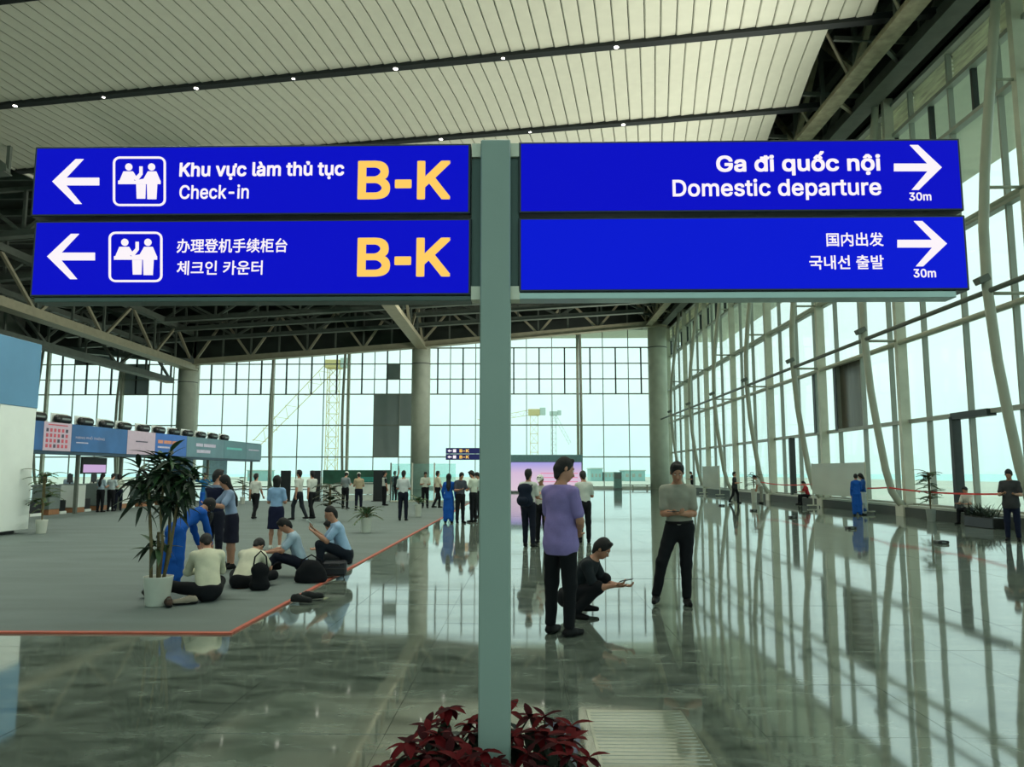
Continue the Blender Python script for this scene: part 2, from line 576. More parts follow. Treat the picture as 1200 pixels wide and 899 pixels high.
# ---- right glass wall
wr = struct('wall_right')
cols_y = [21.6 - 8 + 8 * k for k in range(-1, 9)]      # ... 5.6, 13.6, 21.6, 29.6 ...
cols_y = [y for y in cols_y if y < YF - 1]
zrr = [0.42, 3.55, 6.65, 9.75, 13.2, 14.85, 16.1]
mull = []
y = cols_y[0] - 8 + 1.333
while y < YF:
    mull.append(y); y += 2.6667
def paneR(y0, y1, z0, z1, m):
    key = (round(y1 - y0, 3), round(z1 - z0, 3), m.name, 'r')
    if key not in pane_meshes:
        pane_meshes[key] = MB().box(0, 0.02, 0, y1 - y0, 0, z1 - z0).mesh('pane', m)
    return obj('pane', pane_meshes[key], wr, (XR + 0.1, y0, z0))
M_LOUVRE = mat('louvre_infill', (236, 228, 200), 0.5, var=0.3, scale=2.2, stretch=(1, .5, 5))
for i in range(len(mull)):
    a = mull[i]; b_ = mull[i + 1] if i + 1 < len(mull) else YF
    if b_ - a < 0.2: continue
    for r in range(6):
        if r == 4:
            h2 = (a + b_) / 2
            paneR(a + .04, h2 - .06, zrr[r] + .05, zrr[r + 1] - .05, GLASS)
            paneR(h2 + .06, b_ - .04, zrr[r] + .05, zrr[r + 1] - .05, GLASS)
            MB().box(XR - .02, XR + .16, h2 - .06, h2 + .06, zrr[r], zrr[r + 1]).build('mullion', M_MULLDARK, wr)
        elif r == 5:
            for q in range(8):     # inclined louvre blades
                z = zrr[5] + 0.06 + q * 0.15
                o = MB().beam((XR + .16, a + .05, z), (XR + .16, b_ - .05, z + .0), 0.13, 0.02, (0.7, 0, 0.7)).build('louvre_blade', M_LOUVRE, wr)
        else:
            bronze = r == 2 - 1 and abs((a + b_) / 2 - 34.8) < 1.4
            paneR(a + .04, b_ - .04, zrr[r] + .05, zrr[r + 1] - .05, M_BRONZE if bronze else GLASS)
    dark = abs(a - 35.8) < 1.4 or abs(a - 38.5) < 1.2
    MB().box(XR - 0.06, XR + 0.12, a - 0.045, a + 0.045, 0.42, 16.1).build('mullion', M_MULL, wr)
    if dark:
        MB().box(XR - 0.16, XR - 0.125, a - 0.14, a + 0.14, zrr[1], zrr[2]).build('mullion', M_MULLDARK, wr)
# dark door posts in the lower row
for yy in (26.4, 42.6):
    MB().box(XR - 0.25, XR + 0.05, yy - 0.09, yy + 0.09, 0.3, 3.5).build('door_post', M_MULLDARK, wr)
MB().box(XR - 0.25, XR + 0.05, 24.3, 26.4, 3.4, 3.62).build('door_header', M_MULLDARK, wr)
for z in zrr:
    MB().box(XR - 0.14, XR + 0.12, YB, YF, z - 0.07, z + 0.07).build('transom', M_MULL if z != 6.65 else M_STEEL, wr)
for y in cols_y:
    MB().box(XR - 0.40, XR - 0.04, y - 0.12, y + 0.12, 0.3, 16.4).build('column', M_STEEL, wr)
    bow(wr, (XR - 0.42, y + 0.02, 0.15), (-1, 0, 0), r=0.135)
    for z, off in ((6.65, 1.6), (9.75, 1.45), (13.0, 1.05), (3.55, 1.3)):
        if z == 3.55: continue
        MB().tube([(XR - 0.42, y, z), (XR - off, y, z)], 0.05, 8).build('strut', M_PIPE, wr, smooth=True)
    MB().box(XR - 0.62, XR - 0.02, y - 0.3, y + 0.3, 0.0, 0.42).build('column_foot', M_STEEL, wr)
MB().tube([(XR - 1.55, 2, 6.72), (XR - 1.55, YF - 1, 6.72)], 0.075, 10).build('tube_rail', M_STEEL_DARK, wr, smooth=True)
MB().tube([(XR - 0.35, 2, 9.75), (XR - 0.35, YF - 1, 9.75)], 0.075, 10).build('tube_rail', M_PIPE, wr, smooth=True)
MB().tube([(XR - 0.3, 2, 6.55), (XR - 0.3, YF - 1, 6.55)], 0.08, 10).build('tube_rail', M_PIPE, wr, smooth=True)
MB().box(XR - 0.55, XR + 0.4, YB, YF, 0, 0.34).build('kerb', M_KERB, wr)
MB().box(XR - 0.45, XR + 0.3, YB, YF, 0.34, 0.42).build('sill', M_SILL, wr)

# ---- ceiling of long metal panels with dark light tracks
ceil = struct('ceiling')
CZ = 16.65
TH = R(9.3)
dv = Vector((math.sin(TH), math.cos(TH), 0)); ev = Vector((math.cos(TH), -math.sin(TH), 0))
p1 = G(600, 63, CZ); p2 = G(600, 153, CZ)
s1, s2 = p1.dot(dv), p2.dot(dv)
DS = s2 - s1
uL = G(0, 190, CZ).dot(ev)
uR = {0: G(1024, 14, CZ).dot(ev), 1: G(955, 75, CZ).dot(ev), 2: G(907, 145, CZ).dot(ev)}
stepu = (uR[0] - uR[2]) / 2 if (uR[0] - uR[2]) > 0.3 else 1.0
SW = 0.53
def slat(length, tilt):
    # one long panel: two halves arched a little, folded edges
    m = MB(); n = 4; vs = []
    for i in range(n + 1):
        s_ = length * i / n
        z = 0.09 * (1 - abs(2 * i / n - 1))
        vs += [(0.012, s_, z + .05), (0.014, s_, z - tilt * .2), (SW * .10, s_, z - tilt), (SW - 0.012, s_, z), (SW - .012, s_, z + .03)]
    fs = []
    for i in range(n):
        for k in range(4):
            fs.append((i * 5 + k, i * 5 + k + 1, i * 5 + k + 6, i * 5 + k + 5))
    return m.add(vs, fs)
track_w = 0.36
smesh = slat(DS - track_w, 0.028).mesh('ceiling_panel', M_PANEL)
cnt = 0
bays = list(range(0, 7)) + [-1, -2, -3]
restc = MB()
nbay = {}
for b_ in bays:
    sa = s1 + (b_ - 1) * DS + track_w / 2
    ur = uR.get(b_, None)
    if ur is None:
        mid = sa + DS / 2
        # keep the stepped edge near X = 10.8
        ur = (10.7 - mid * dv.x) / ev.x
        ur = uR[2] - (b_ - 2) * 1.02 if b_ > 2 else ur
    u = ur - SW
    while u > uL:
        p = ev * u + dv * sa
        if p.x > XL + 1:
            if b_ >= 0 and cnt < 298 and p.x > -24:
                o = obj('ceiling_panel', smesh, ceil, (p.x, p.y, CZ), (0, 0, -TH)); cnt += 1
            else:
                sl = slat(DS - track_w, 0.028)
                restc.add([(p + ev * v[0] + dv * v[1] + Vector((0, 0, CZ + v[2]))) for v in sl.v], sl.f)
        u -= SW
    nbay[b_] = (uL, ur, sa)
tag(restc.build('ceiling_panel_field', M_PANEL, ceil), kind='stuff')
lightme = MB().lathe([(0.0, 0.0), (0.085, 0.0), (0.085, 0.03)], 12).mesh('downlight', M_LAMP)
ringme = MB().lathe([(0.09, -0.005), (0.12, -0.005), (0.12, 0.03), (0.09, 0.03)], 12).mesh('downlight_ring', M_TRACK)
LP = []
lu0 = G(14, 118, CZ).dot(ev)
dl = G(117, 107, CZ).dot(ev) - lu0
for k in range(-3, 7):
    st = s1 + k * DS
    a = ev * uL + dv * st; c = ev * (uR.get(k, uR[2]) + (3.6 if k in (0, 1) else 1.5)) + dv * st
    MB().beam(a + Vector((0, 0, CZ - .03)), c + Vector((0, 0, CZ - .03)), track_w * .96, 0.22).build('light_track', M_TRACK, ceil)
    n = 0
    u = lu0 - 8 * dl
    while u < (uR.get(k, uR[2])) - 4:
        if u > uL:
            p = ev * u + dv * st
            if p.x < 4.6:
                r_ = obj('downlight', lightme, ceil, (p.x, p.y, CZ - .15)); LP.append((p, n))
                if n % 2: r_.scale = (.7, .7, 1)
        u += dl; n += 1
dlamp = bpy.data.lights.new('downlight_lamp', 'SPOT')
dlamp.energy = DOWN_W
dlamp.color = (0.96, 1.0, 0.88)
dlamp.spot_size = R(130)
dlamp.spot_blend = 0.8
dlamp.shadow_soft_size = 0.35
for p, n in LP:
    if n % 2 == 0:
        obj('downlight_lamp', dlamp, ceil, (p.x, p.y, CZ - .26))
fill_lamp = bpy.data.lights.new('fill_uplight_lamp', 'SPOT')  # added fill spots that brighten the ceiling, no fixtures of the hall
fill_lamp.energy = FILL_UP_W
fill_lamp.color = (1.0, 1.0, 0.92)
fill_lamp.spot_size = R(120)
fill_lamp.spot_blend = 1.0
fill_lamp.shadow_soft_size = 0.3
fill_box = MB().bevbox(-.18, .18, -.14, .14, -.1, .1, .02).mesh('added_uplight_housing', M_STEEL_DARK)  # made-up housing for the added ceiling fill spots
for y in cols_y[:-1]:
    h = obj('added_uplight_housing', fill_box, wr, (XR - 1.72, y, 7.05), (0, R(-25), 0))
    l = obj('fill_uplight_lamp', fill_lamp, wr, (XR - 1.95, y, 7.3))
    l.rotation_euler = (Vector((-2, y, CZ)) - Vector((XR - 1.95, y, 7.3))).to_track_quat('-Z', 'Y').to_euler()
# raised light track rails hung above gap (open joint covers)
MB().beam(ev * uL + dv * (s1 - 3 * DS) + Vector((0, 0, CZ + .1)), ev * uL + dv * (s1 + 5 * DS) + Vector((0, 0, CZ + .1)), 0.12, 0.3).build('edge_trim', M_STEEL, ceil)

# ---- trusses
def truss(name, label, a, b_, h, n, wl=0.7, hl=0.45, m1=None, m2=None, top_off=(0, 0, 0), group=None):
    t = thing(name, label, 'truss', group=group)
    a = Vector(a); b_ = Vector(b_); up = Vector((0, 0, h)) + Vector(top_off)
    MB().beam(a, b_, wl, hl).build('lower_chord', m1 or M_BEAM, t)
    MB().beam(a + Vector((0, 0, -hl / 2 - .05)), b_ + Vector((0, 0, -hl / 2 - .05)), wl + .3, 0.06).build('flange', m1 or M_BEAM, t)
    MB().beam(a + up, b_ + up, wl * .8, hl * .8).build('upper_chord', m2 or M_STEEL_DARK, t)
    for k in range(n + 1):
        p = a.lerp(b_, k / n)
        MB().beam(p, p + up, 0.16, 0.16).build('post', m2 or M_STEEL_DARK, t)
        if k < n:
            q = a.lerp(b_, (k + 1) / n)
            f = (p, q + up) if k % 2 == 0 else (p + up, q)
            MB().beam(f[0], f[1], 0.2, 0.2).build('brace', m1 or M_BEAM, t)
    return t
G_TR = 'roof trusses under the dark deck'
truss('roof_truss', 'deep steel roof truss running along the top of the right glass wall', (13.6, 8, 16.4), (13.6, 77, 16.4), 2.6, 16, 0.42, 0.5, M_STEEL_DARK, M_STEEL_DARK)
truss('roof_truss', 'pale box chord truss between the ceiling edge and the right wall truss', (12.0, 8, 16.1), (12.0, 77, 16.1), 3.0, 22, 0.34, 0.30, mat('dull_beam', (146, 140, 112), .5, var=.3, scale=3), M_STEEL_DARK)  # duller beige, tone varied at random
cb = thing('cross_bracing', 'dark and pale diagonal braces linking the two trusses above the right wall', 'brace')
for k in range(17):
    y = 9 + k * 4
    MB().beam((12.0, y, 16.2), (13.6, y + 1.8, 16.4), .14, .14).build('brace', M_BEAM if k % 2 else M_STEEL_DARK, cb)
    MB().beam((10.9, y + 1, 16.9), (13.6, y + 1, 16.75), .12, .16).build('tie', M_STEEL_DARK, cb)
    MB().beam((12.0, y + 2.4, 16.2), (10.2, y + 1, 18.2), .09, .09).build('hanger', M_BEAM, cb)
truss('roof_truss', 'long pale truss running toward the middle concrete column', (-10.3, 34, 14.7), (-10.3, 76, 14.0), 3.4, 10, 0.7, 0.5)
truss('roof_truss', 'long pale truss running toward the left concrete column', (-33.3, 26, 12.6), (-33.3, 76, 12.0), 3.4, 12, 0.75, 0.6)
truss('roof_truss', 'dark parallel truss farther left beyond the pale one', (-38.5, 30, 11.9), (-36.5, 78, 11.0), 3.0, 10, 0.6, 0.5, M_STEEL_DARK)
pa = PY(228, 424, 75.2); pb = PY(492, 404, 75.2); pc = PY(770, 379, 75.2)
truss('roof_truss', 'cross truss from the left concrete column to the middle one', pa, pb, 4.0, 8, 0.6, 0.5)
truss('roof_truss', 'cross truss from the middle concrete column to the right one', pb, pc, 3.2, 8, 0.6, 0.5)
truss('roof_truss', 'cross truss left of the left concrete column', PY(-60, 395, 66), PY(228, 424, 75.2), 4.0, 6, 0.6, 0.4, M_STEEL_DARK)
# secondary dark trusses that fill the void under the deck
for k, (yy, z0, z1) in enumerate(((74.5, 14.6, 17.0), (72, 15.2, 17.4), (69.5, 15.6, 17.6))):
    truss('roof_truss', ['secondary dark cross truss nearest the far cross trusses', 'secondary dark cross truss second from the far end', 'secondary dark cross truss third from the far end'][k],
          (-44, yy, z0 - .6), (11, yy - 3, z1 - .3), 2.2, 14, 0.3, 0.3, M_STEEL_DARK)
for k, (yy, xx) in enumerate(((50, -22), (42, -22), (34, -24))):
    truss('roof_truss', ['open dark truss left of the sign, farthest of three', 'open dark truss left of the sign, middle of three', 'open dark truss left of the sign, nearest of three'][k],
          (-48, yy, 13.6), (xx, yy, 15.6), 2.6, 8, 0.3, 0.3, M_STEEL_DARK)
fac = MB(); fac.add([PY(228, 424, 77) + Vector((0, 0, .0)), PY(780, 378, 77), PY(780, 378, 77) + Vector((0, 0, 5)), PY(228, 424, 77) + Vector((0, 0, 8))], [(0, 1, 2, 3)])
f2 = [(v[0], v[1] + .3, v[2]) for v in fac.v]
fac.add(f2, [(3, 2, 1, 0)])
fac.f += [(0, 4, 5, 1), (1, 5, 6, 2), (2, 6, 7, 3), (3, 7, 4, 0)]
fac.build('bulkhead', M_DECK, roof)
fac = MB(); q0 = PY(-80, 395, 78); q1 = PY(232, 424, 78)
fac.add([q0, q1, q1 + Vector((0, 0, 8)), q0 + Vector((0, 0, 6)), q0 + Vector((0, .3, 0)), q1 + Vector((0, .3, 0)), q1 + Vector((0, .3, 8)), q0 + Vector((0, .3, 6))],
        [(0, 1, 2, 3), (7, 6, 5, 4), (0, 4, 5, 1), (1, 5, 6, 2), (2, 6, 7, 3), (3, 7, 4, 0)])
fac.build('bulkhead', M_DECK, roof)

# ---- round concrete columns
for px, top, lab in ((221, 429, 'left'), (494, 404, 'middle'), (769.5, 382, 'right')):
    p = PY(px, top, 76)
    t = thing('concrete_column', {'left': 'round concrete column above the left end of the counters', 'middle': 'round concrete column left of the sign pole',
                                  'right': 'round concrete column where the far and right glass walls meet'}[lab], 'column', (p.x, 76, 0))
    MB().lathe([(0.92, 0), (0.92, p.z * .86), (0.90, p.z - .25)], 32).build('shaft', M_CONC, t, smooth=True)
    MB().lathe([(0.93, p.z * .86), (0.945, p.z * .86), (0.945, p.z * .865), (0.93, p.z * .865)], 32).build('joint_ring', M_KERB, t)
    MB().lathe([(1.02, p.z - .25), (1.02, p.z), (0.7, p.z + .1), (0.6, p.z + .7)], 24).build('capital', M_BEAM, t)

# ================================================================== MAIN SIGN
# outlines of the letters on the sign: {letter: [advance, bezier contours]}
GLYPHS = {
 ' ': [188,[]],
 '-': [453,[[[263,244,337,244,337,226],[337,207,337,188,263,188],[188,188,114,188,114,207],[114,226,114,244,188,244]]]],
 '0': [453,[[[264,-7,227,-7,189,-7],[157,3,130,24,103,45],[83,74,69,113,55,152],[48,199,48,254,48,309],[55,356,69,395,83,434],[104,464,130,484,157,505],[189,516,227,516,264,516],[296,505,323,484,350,464],[370,434,384,395,398,356],[405,309,405,254,405,199],[398,152,384,113,370,74],[350,45,323,24,297,3]],[[202,50,227,50,252,50],[273,58,290,74,308,90],[321,113,330,144,339,174],[344,211,344,254,344,297],[339,334,330,365,321,395],[308,419,290,435,273,451],[252,460,227,460,202,460],[180,451,163,435,146,419],[132,395,123,365,114,334],[109,297,109,254,109,211],[114,174,123,144,132,113],[146,90,163,74,180,58]]]],
 '3': [453,[[[252,-7,218,-7,187,-7],[158,-1,133,10,107,21],[86,37,70,57,54,78],[46,103,44,132,66,132],[87,132,109,132,111,114],[117,99,126,87,136,75],[149,65,165,59,181,53],[199,50,219,50,239,50],[258,53,275,61,292,68],[305,79,315,93,324,107],[329,124,329,145,329,163],[325,181,316,196,307,212],[293,224,275,234,256,243],[231,248,201,248,186,248],[172,248,157,248,157,265],[157,282,157,299,200,349],[244,399,288,448,288,450],[288,451,288,452,215,452],[142,452,70,452,70,471],[70,490,70,509,171,509],[272,509,372,509,372,493],[372,477,372,461,319,400],[265,339,211,278,211,282],[211,285,211,289,249,293],[281,288,308,276,335,263],[356,246,371,222,386,199],[393,173,393,145,393,115],[385,89,370,66,355,43],[335,25,309,12,282,0]]]],
 'B': [456,[[[122,0,60,0,60,170],[60,339,60,509,120,509],[181,509,241,509,276,509],[306,503,329,491,352,479],[369,462,381,442,392,422],[398,399,398,374,398,352],[394,334,387,320,379,306],[369,294,356,286,344,277],[330,271,315,267,315,265],[315,264,315,262,331,261],[347,255,363,245,379,235],[392,221,402,203,413,185],[418,163,418,136,418,111],[412,87,400,67,388,46],[370,30,344,18,319,6],[287,0,247,0,184,0]],[[125,115,125,57,165,57],[205,57,245,57,284,57],[313,65,330,80,347,95],[355,114,355,137,355,154],[351,170,342,184,334,198],[321,209,306,218,290,227],[271,231,248,231,207,231],[166,231,125,231,125,173]],[[125,341,125,285,162,285],[200,285,238,285,257,285],[273,289,288,296,303,303],[315,313,323,326,332,339],[336,355,336,372,336,395],[328,414,313,429,297,444],[273,452,240,452,202,452],[163,452,125,452,125,396]]]],
 'C': [510,[[[293,-7,267,-7,223,-7],[184,4,150,25,116,46],[89,76,70,115,50,154],[40,201,40,254,40,308],[50,354,70,393,89,432],[116,462,150,484,184,505],[223,516,267,516,293,516],[317,512,340,504,363,497],[384,486,402,471,420,457],[436,439,448,418,460,398],[468,374,473,348,451,348],[430,348,408,348,404,366],[398,381,389,395,381,408],[370,419,357,428,345,438],[331,444,315,449,300,454],[284,456,267,456,236,456],[208,448,184,432,159,417],[139,394,125,364,111,334],[103,297,103,254,103,211],[111,175,125,145,140,115],[159,92,184,76,209,61],[236,53,267,53,284,53],[300,55,315,60,331,65],[345,71,357,81,370,90],[381,101,389,114,398,128],[404,143,408,160,430,160],[451,160,473,160,469,135],[460,111,448,91,436,70],[421,52,402,38,384,23],[363,12,341,5,318,-3]]]],
 'D': [502,[[[271,0,219,0,178,0],[137,0,96,0,96,19],[96,38,96,57,136,57],[175,57,215,57,256,57],[291,65,318,81,345,97],[366,119,379,149,392,179],[399,214,399,255,399,296],[392,331,379,361,366,390],[346,412,320,428,293,444],[260,452,221,452,178,452],[136,452,93,452,93,471],[93,490,93,509,137,509],[181,509,225,509,275,509],[317,499,353,478,388,458],[415,429,433,391,452,353],[462,308,462,255,462,202],[452,157,433,119,414,81],[387,51,351,31,314,10]],[[103,509,125,509,125,339],[125,170,125,0,103,0],[82,0,60,0,60,170],[60,339,60,509,82,509]]]],
 'G': [520,[[[309,-7,269,-7,223,-7],[184,4,149,25,115,46],[88,77,69,116,50,155],[40,201,40,254,40,308],[50,354,69,393,88,432],[115,462,149,484,183,505],[221,516,265,516,292,516],[317,512,340,504,364,496],[385,484,403,469,422,454],[437,437,449,416,461,396],[470,373,474,349,452,349],[430,349,408,349,403,365],[396,380,387,393,379,406],[368,417,356,427,344,436],[330,444,315,448,300,453],[283,456,265,456,235,456],[208,448,183,432,159,417],[139,394,125,364,111,334],[103,297,103,254,103,211],[111,175,125,145,140,115],[159,92,184,76,209,61],[237,53,269,53,297,53],[323,59,345,71,367,83],[384,101,396,123,409,146],[415,172,415,202,421,201],[428,200,434,199,384,199],[333,199,283,199,283,218],[283,237,283,256,348,256],[413,256,478,256,478,237],[478,219,478,200,478,158],[469,122,451,91,433,60],[408,36,377,19,345,2]]]],
 'K': [467,[[[146,189,104,145,104,169],[104,193,104,216,116,232],[128,247,139,261,151,275],[162,290,174,303,187,317],[199,331,212,344,262,399],[313,454,364,509,392,509],[420,509,448,509,376,431],[304,353,231,276,230,276],[229,276,228,276,187,233]],[[82,0,60,0,60,170],[60,339,60,509,82,509],[103,509,125,509,125,451],[125,392,125,334,124,298],[124,261,124,225,124,214],[124,204,125,193,125,129],[125,64,125,0,103,0]],[[398,0,372,0,311,86],[249,173,188,259,201,276],[215,293,228,309,302,206],[375,103,449,0,423,0]]]],
 'a': [389,[[[182,-9,160,-9,136,-9],[114,-4,94,5,75,14],[59,27,48,45,36,62],[30,83,30,108,30,130],[35,147,43,161,52,175],[63,185,78,193,92,201],[108,207,125,211,143,215],[160,218,178,220,201,223],[219,225,234,227,248,228],[258,231,265,235,272,239],[276,245,276,255,276,255],[276,256,276,257,276,272],[273,286,267,297,261,308],[252,316,240,322,228,328],[213,331,196,331,178,331],[162,328,149,322,136,317],[126,309,118,301,110,292],[104,283,100,274,80,280],[61,285,41,291,50,314],[62,332,79,346,95,360],[113,369,133,375,153,381],[173,384,194,384,208,384],[223,383,239,379,255,376],[271,370,286,360,301,351],[313,338,322,320,332,303],[337,280,337,251,337,168],[337,84,337,0,317,0],[297,0,277,0,277,17],[277,35,277,52,275,52],[274,52,272,52,268,43],[261,34,252,25,243,15],[230,7,215,1,200,-5]],[[155,45,170,45,193,45],[212,50,228,59,243,68],[255,79,263,93,271,107],[276,122,276,138,276,155],[276,173,276,190,273,187],[268,184,259,182,251,180],[242,178,231,176,221,174],[210,172,200,171,190,170],[182,169,175,168,161,166],[147,163,134,159,121,154],[111,148,103,139,96,131],[92,119,92,105,92,92],[95,81,102,72,109,63],[118,57,130,52,142,48]]]],
 'c': [396,[[[226,-8,207,-8,173,-8],[143,0,117,16,91,33],[71,56,56,85,41,114],[34,149,34,187,34,227],[41,262,56,291,71,321],[91,343,117,360,143,376],[173,384,207,384,226,384],[243,382,260,377,276,372],[292,365,305,356,319,347],[330,335,340,322,350,309],[357,294,362,277,342,272],[322,267,303,262,300,272],[296,281,290,289,285,297],[278,305,270,311,262,317],[253,322,242,325,232,328],[220,330,207,330,182,330],[161,323,145,310,129,297],[116,280,108,258,100,237],[96,213,96,187,96,162],[100,139,108,117,116,96],[129,79,145,66,161,53],[182,46,207,46,220,46],[232,48,243,52,253,55],[263,60,271,66,279,72],[286,80,292,89,297,97],[301,107,304,117,324,112],[343,107,363,102,358,85],[351,70,341,56,332,43],[320,31,306,21,293,12],[277,4,261,-1,244,-6]]]],
 'd': [424,[[[219,-8,195,-8,164,-8],[136,0,111,16,87,32],[68,55,55,84,41,114],[34,149,34,189,34,229],[41,263,55,293,69,322],[88,345,112,361,136,376],[164,384,196,384,219,384],[238,381,253,373,268,365],[279,356,287,346,296,336],[302,327,306,319,308,319],[309,319,311,319,311,382],[311,446,311,509,331,509],[351,509,372,509,372,339],[372,170,372,0,352,0],[332,0,313,0,313,20],[313,39,313,59,311,59],[309,59,307,59,302,51],[295,42,287,31,278,21],[267,12,252,4,238,-4]],[[181,47,205,47,227,47],[247,53,263,65,279,77],[291,94,299,115,308,136],[312,161,312,189,312,217],[308,242,300,263,292,284],[279,300,263,312,247,324],[228,330,205,330,181,330],[161,324,145,311,129,299],[116,282,108,261,100,240],[96,216,96,189,96,162],[100,138,109,117,117,95],[129,78,145,66,161,53]]]],
 'e': [404,[[[238,-8,212,-8,175,-8],[143,0,117,16,90,33],[70,56,56,85,41,114],[34,148,34,187,34,226],[41,260,55,290,69,319],[89,343,115,359,141,376],[171,384,205,384,226,384],[246,381,266,374,285,367],[303,356,319,341,335,326],[348,306,357,282,366,258],[371,228,371,194,371,186],[371,178,371,169,272,169],[174,169,75,169,75,187],[75,204,75,221,163,221],[250,221,338,221,329,215],[319,208,310,202,310,227],[306,249,298,269,290,288],[278,303,263,314,247,325],[228,330,205,330,182,330],[163,325,146,313,130,302],[118,288,109,270,100,251],[96,232,96,211,96,200],[96,189,96,178,96,150],[101,126,110,106,120,87],[134,72,151,61,168,51],[189,46,212,46,228,46],[241,48,254,53,266,57],[277,64,285,73,294,82],[301,93,306,105,325,101],[345,96,365,91,359,71],[349,54,335,39,321,24],[303,13,283,4,262,-4]]]],
 'h': [410,[[[114,249,114,227,114,151],[114,76,114,0,93,0],[73,0,53,0,53,170],[53,339,53,509,73,509],[93,509,114,509,114,435],[114,361,114,287,110,287],[106,287,102,287,114,322],[131,347,152,362,174,377],[199,384,227,384,253,384],[276,379,295,369,315,358],[330,342,341,321,352,299],[357,273,357,240,357,160],[357,80,357,0,337,0],[316,0,296,0,296,78],[296,157,296,235,296,265],[288,288,273,304,258,321],[237,329,210,329,192,329],[175,325,161,317,146,309],[135,298,126,283,118,267]]]],
 'i': [167,[[[73,0,53,0,53,126],[53,253,53,379,73,379],[93,379,114,379,114,253],[114,126,114,0,93,0]],[[95,443,84,443,72,443],[62,447,54,455,45,462],[41,472,41,483,41,494],[45,504,54,512,62,520],[72,524,84,524,95,524],[106,520,114,512,122,504],[126,494,126,483,126,472],[122,462,114,455,106,447]]]],
 'k': [381,[[[132,158,110,137,110,162],[110,187,110,212,113,212],[117,212,121,212,175,268],[230,323,284,379,310,379],[335,379,360,379,301,319],[243,259,184,199,182,199],[179,199,177,199,155,178]],[[73,0,53,0,53,170],[53,339,53,509,73,509],[93,509,114,509,114,339],[114,170,114,0,93,0]],[[320,0,294,0,245,62],[197,124,148,186,162,200],[177,214,191,229,252,152],[312,76,372,0,346,0]]]],
 'l': [189,[[[147,-2,139,-2,110,-2],[88,5,74,20,60,35],[53,57,53,84,53,226],[53,367,53,509,73,509],[93,509,114,509,114,372],[114,235,114,99,114,81],[116,69,120,62,125,55],[133,52,146,52,152,52],[157,52,160,53,164,53],[167,54,170,54,173,37],[177,20,181,3,175,1],[169,0,162,-1,154,-2]]]],
 'm': [610,[[[73,0,53,0,53,126],[53,253,53,379,72,379],[92,379,112,379,112,351],[112,323,112,295,111,295],[109,295,108,295,113,316],[121,332,132,346,144,359],[157,369,172,376,187,383],[203,386,219,386,247,386],[270,378,287,361,305,344],[316,322,321,295,318,295],[315,295,312,295,317,313],[325,329,337,343,349,357],[364,367,381,375,398,382],[416,386,437,386,459,386],[479,381,497,372,515,362],[530,348,541,328,551,309],[557,285,557,255,557,170],[557,85,557,0,536,0],[516,0,496,0,496,85],[496,169,496,254,496,281],[488,301,473,313,457,325],[439,330,419,330,402,330],[387,327,374,320,362,313],[352,303,345,290,339,278],[335,263,335,247,335,165],[335,82,335,0,315,0],[295,0,274,0,274,87],[274,173,274,260,274,281],[267,298,253,311,239,324],[221,330,199,330,185,330],[171,327,158,320,144,313],[134,303,126,289,118,276],[114,258,114,238,114,159],[114,79,114,0,93,0]]]],
 'n': [410,[[[114,249,114,227,114,151],[114,76,114,0,93,0],[73,0,53,0,53,126],[53,253,53,379,72,379],[92,379,112,379,112,349],[112,318,112,287,109,287],[106,287,102,287,114,322],[131,347,152,362,174,377],[199,384,227,384,253,384],[276,379,295,369,314,358],[330,342,341,321,352,299],[357,273,357,240,357,160],[357,80,357,0,337,0],[316,0,296,0,296,78],[296,157,296,235,296,265],[288,288,273,304,258,321],[237,329,210,329,192,329],[175,325,161,317,146,309],[135,298,126,283,118,267]]]],
 'o': [415,[[[242,-8,207,-8,173,-8],[143,0,117,16,91,33],[71,56,56,85,41,114],[34,149,34,187,34,227],[41,262,56,291,71,321],[91,343,117,360,143,376],[173,384,207,384,242,384],[273,376,299,360,325,343],[345,321,359,291,374,262],[381,227,381,187,381,149],[374,114,359,85,345,56],[325,33,299,16,273,0]],[[182,46,207,46,233,46],[254,53,270,66,287,79],[299,96,307,117,315,139],[319,162,319,187,319,213],[315,236,307,258,299,280],[287,297,270,310,254,323],[233,330,207,330,182,330],[161,323,145,310,129,297],[116,280,108,258,100,237],[96,213,96,187,96,162],[100,139,108,117,116,96],[129,79,145,66,161,53]]]],
 'p': [424,[[[73,-143,53,-143,53,31],[53,205,53,379,72,379],[92,379,112,379,112,359],[112,339,112,319,114,319],[116,319,118,319,123,327],[129,336,137,346,145,356],[157,365,171,373,186,381],[205,384,229,384,261,384],[289,376,313,361,337,345],[356,322,370,293,383,263],[390,229,390,189,390,149],[383,114,370,84,356,55],[337,32,313,16,289,0],[261,-8,229,-8,206,-8],[187,-4,173,4,158,12],[146,21,138,31,130,42],[123,51,118,59,117,59],[115,59,114,59,114,-8],[114,-76,114,-143,93,-143]],[[197,47,220,47,244,47],[263,53,279,66,295,78],[308,95,316,117,324,138],[328,162,328,189,328,216],[324,240,316,261,308,282],[296,299,280,311,264,324],[244,330,220,330,197,330],[177,324,161,312,145,300],[133,284,125,263,117,242],[113,217,113,189,113,161],[117,136,125,115,133,94],[146,77,162,65,178,53]]]],
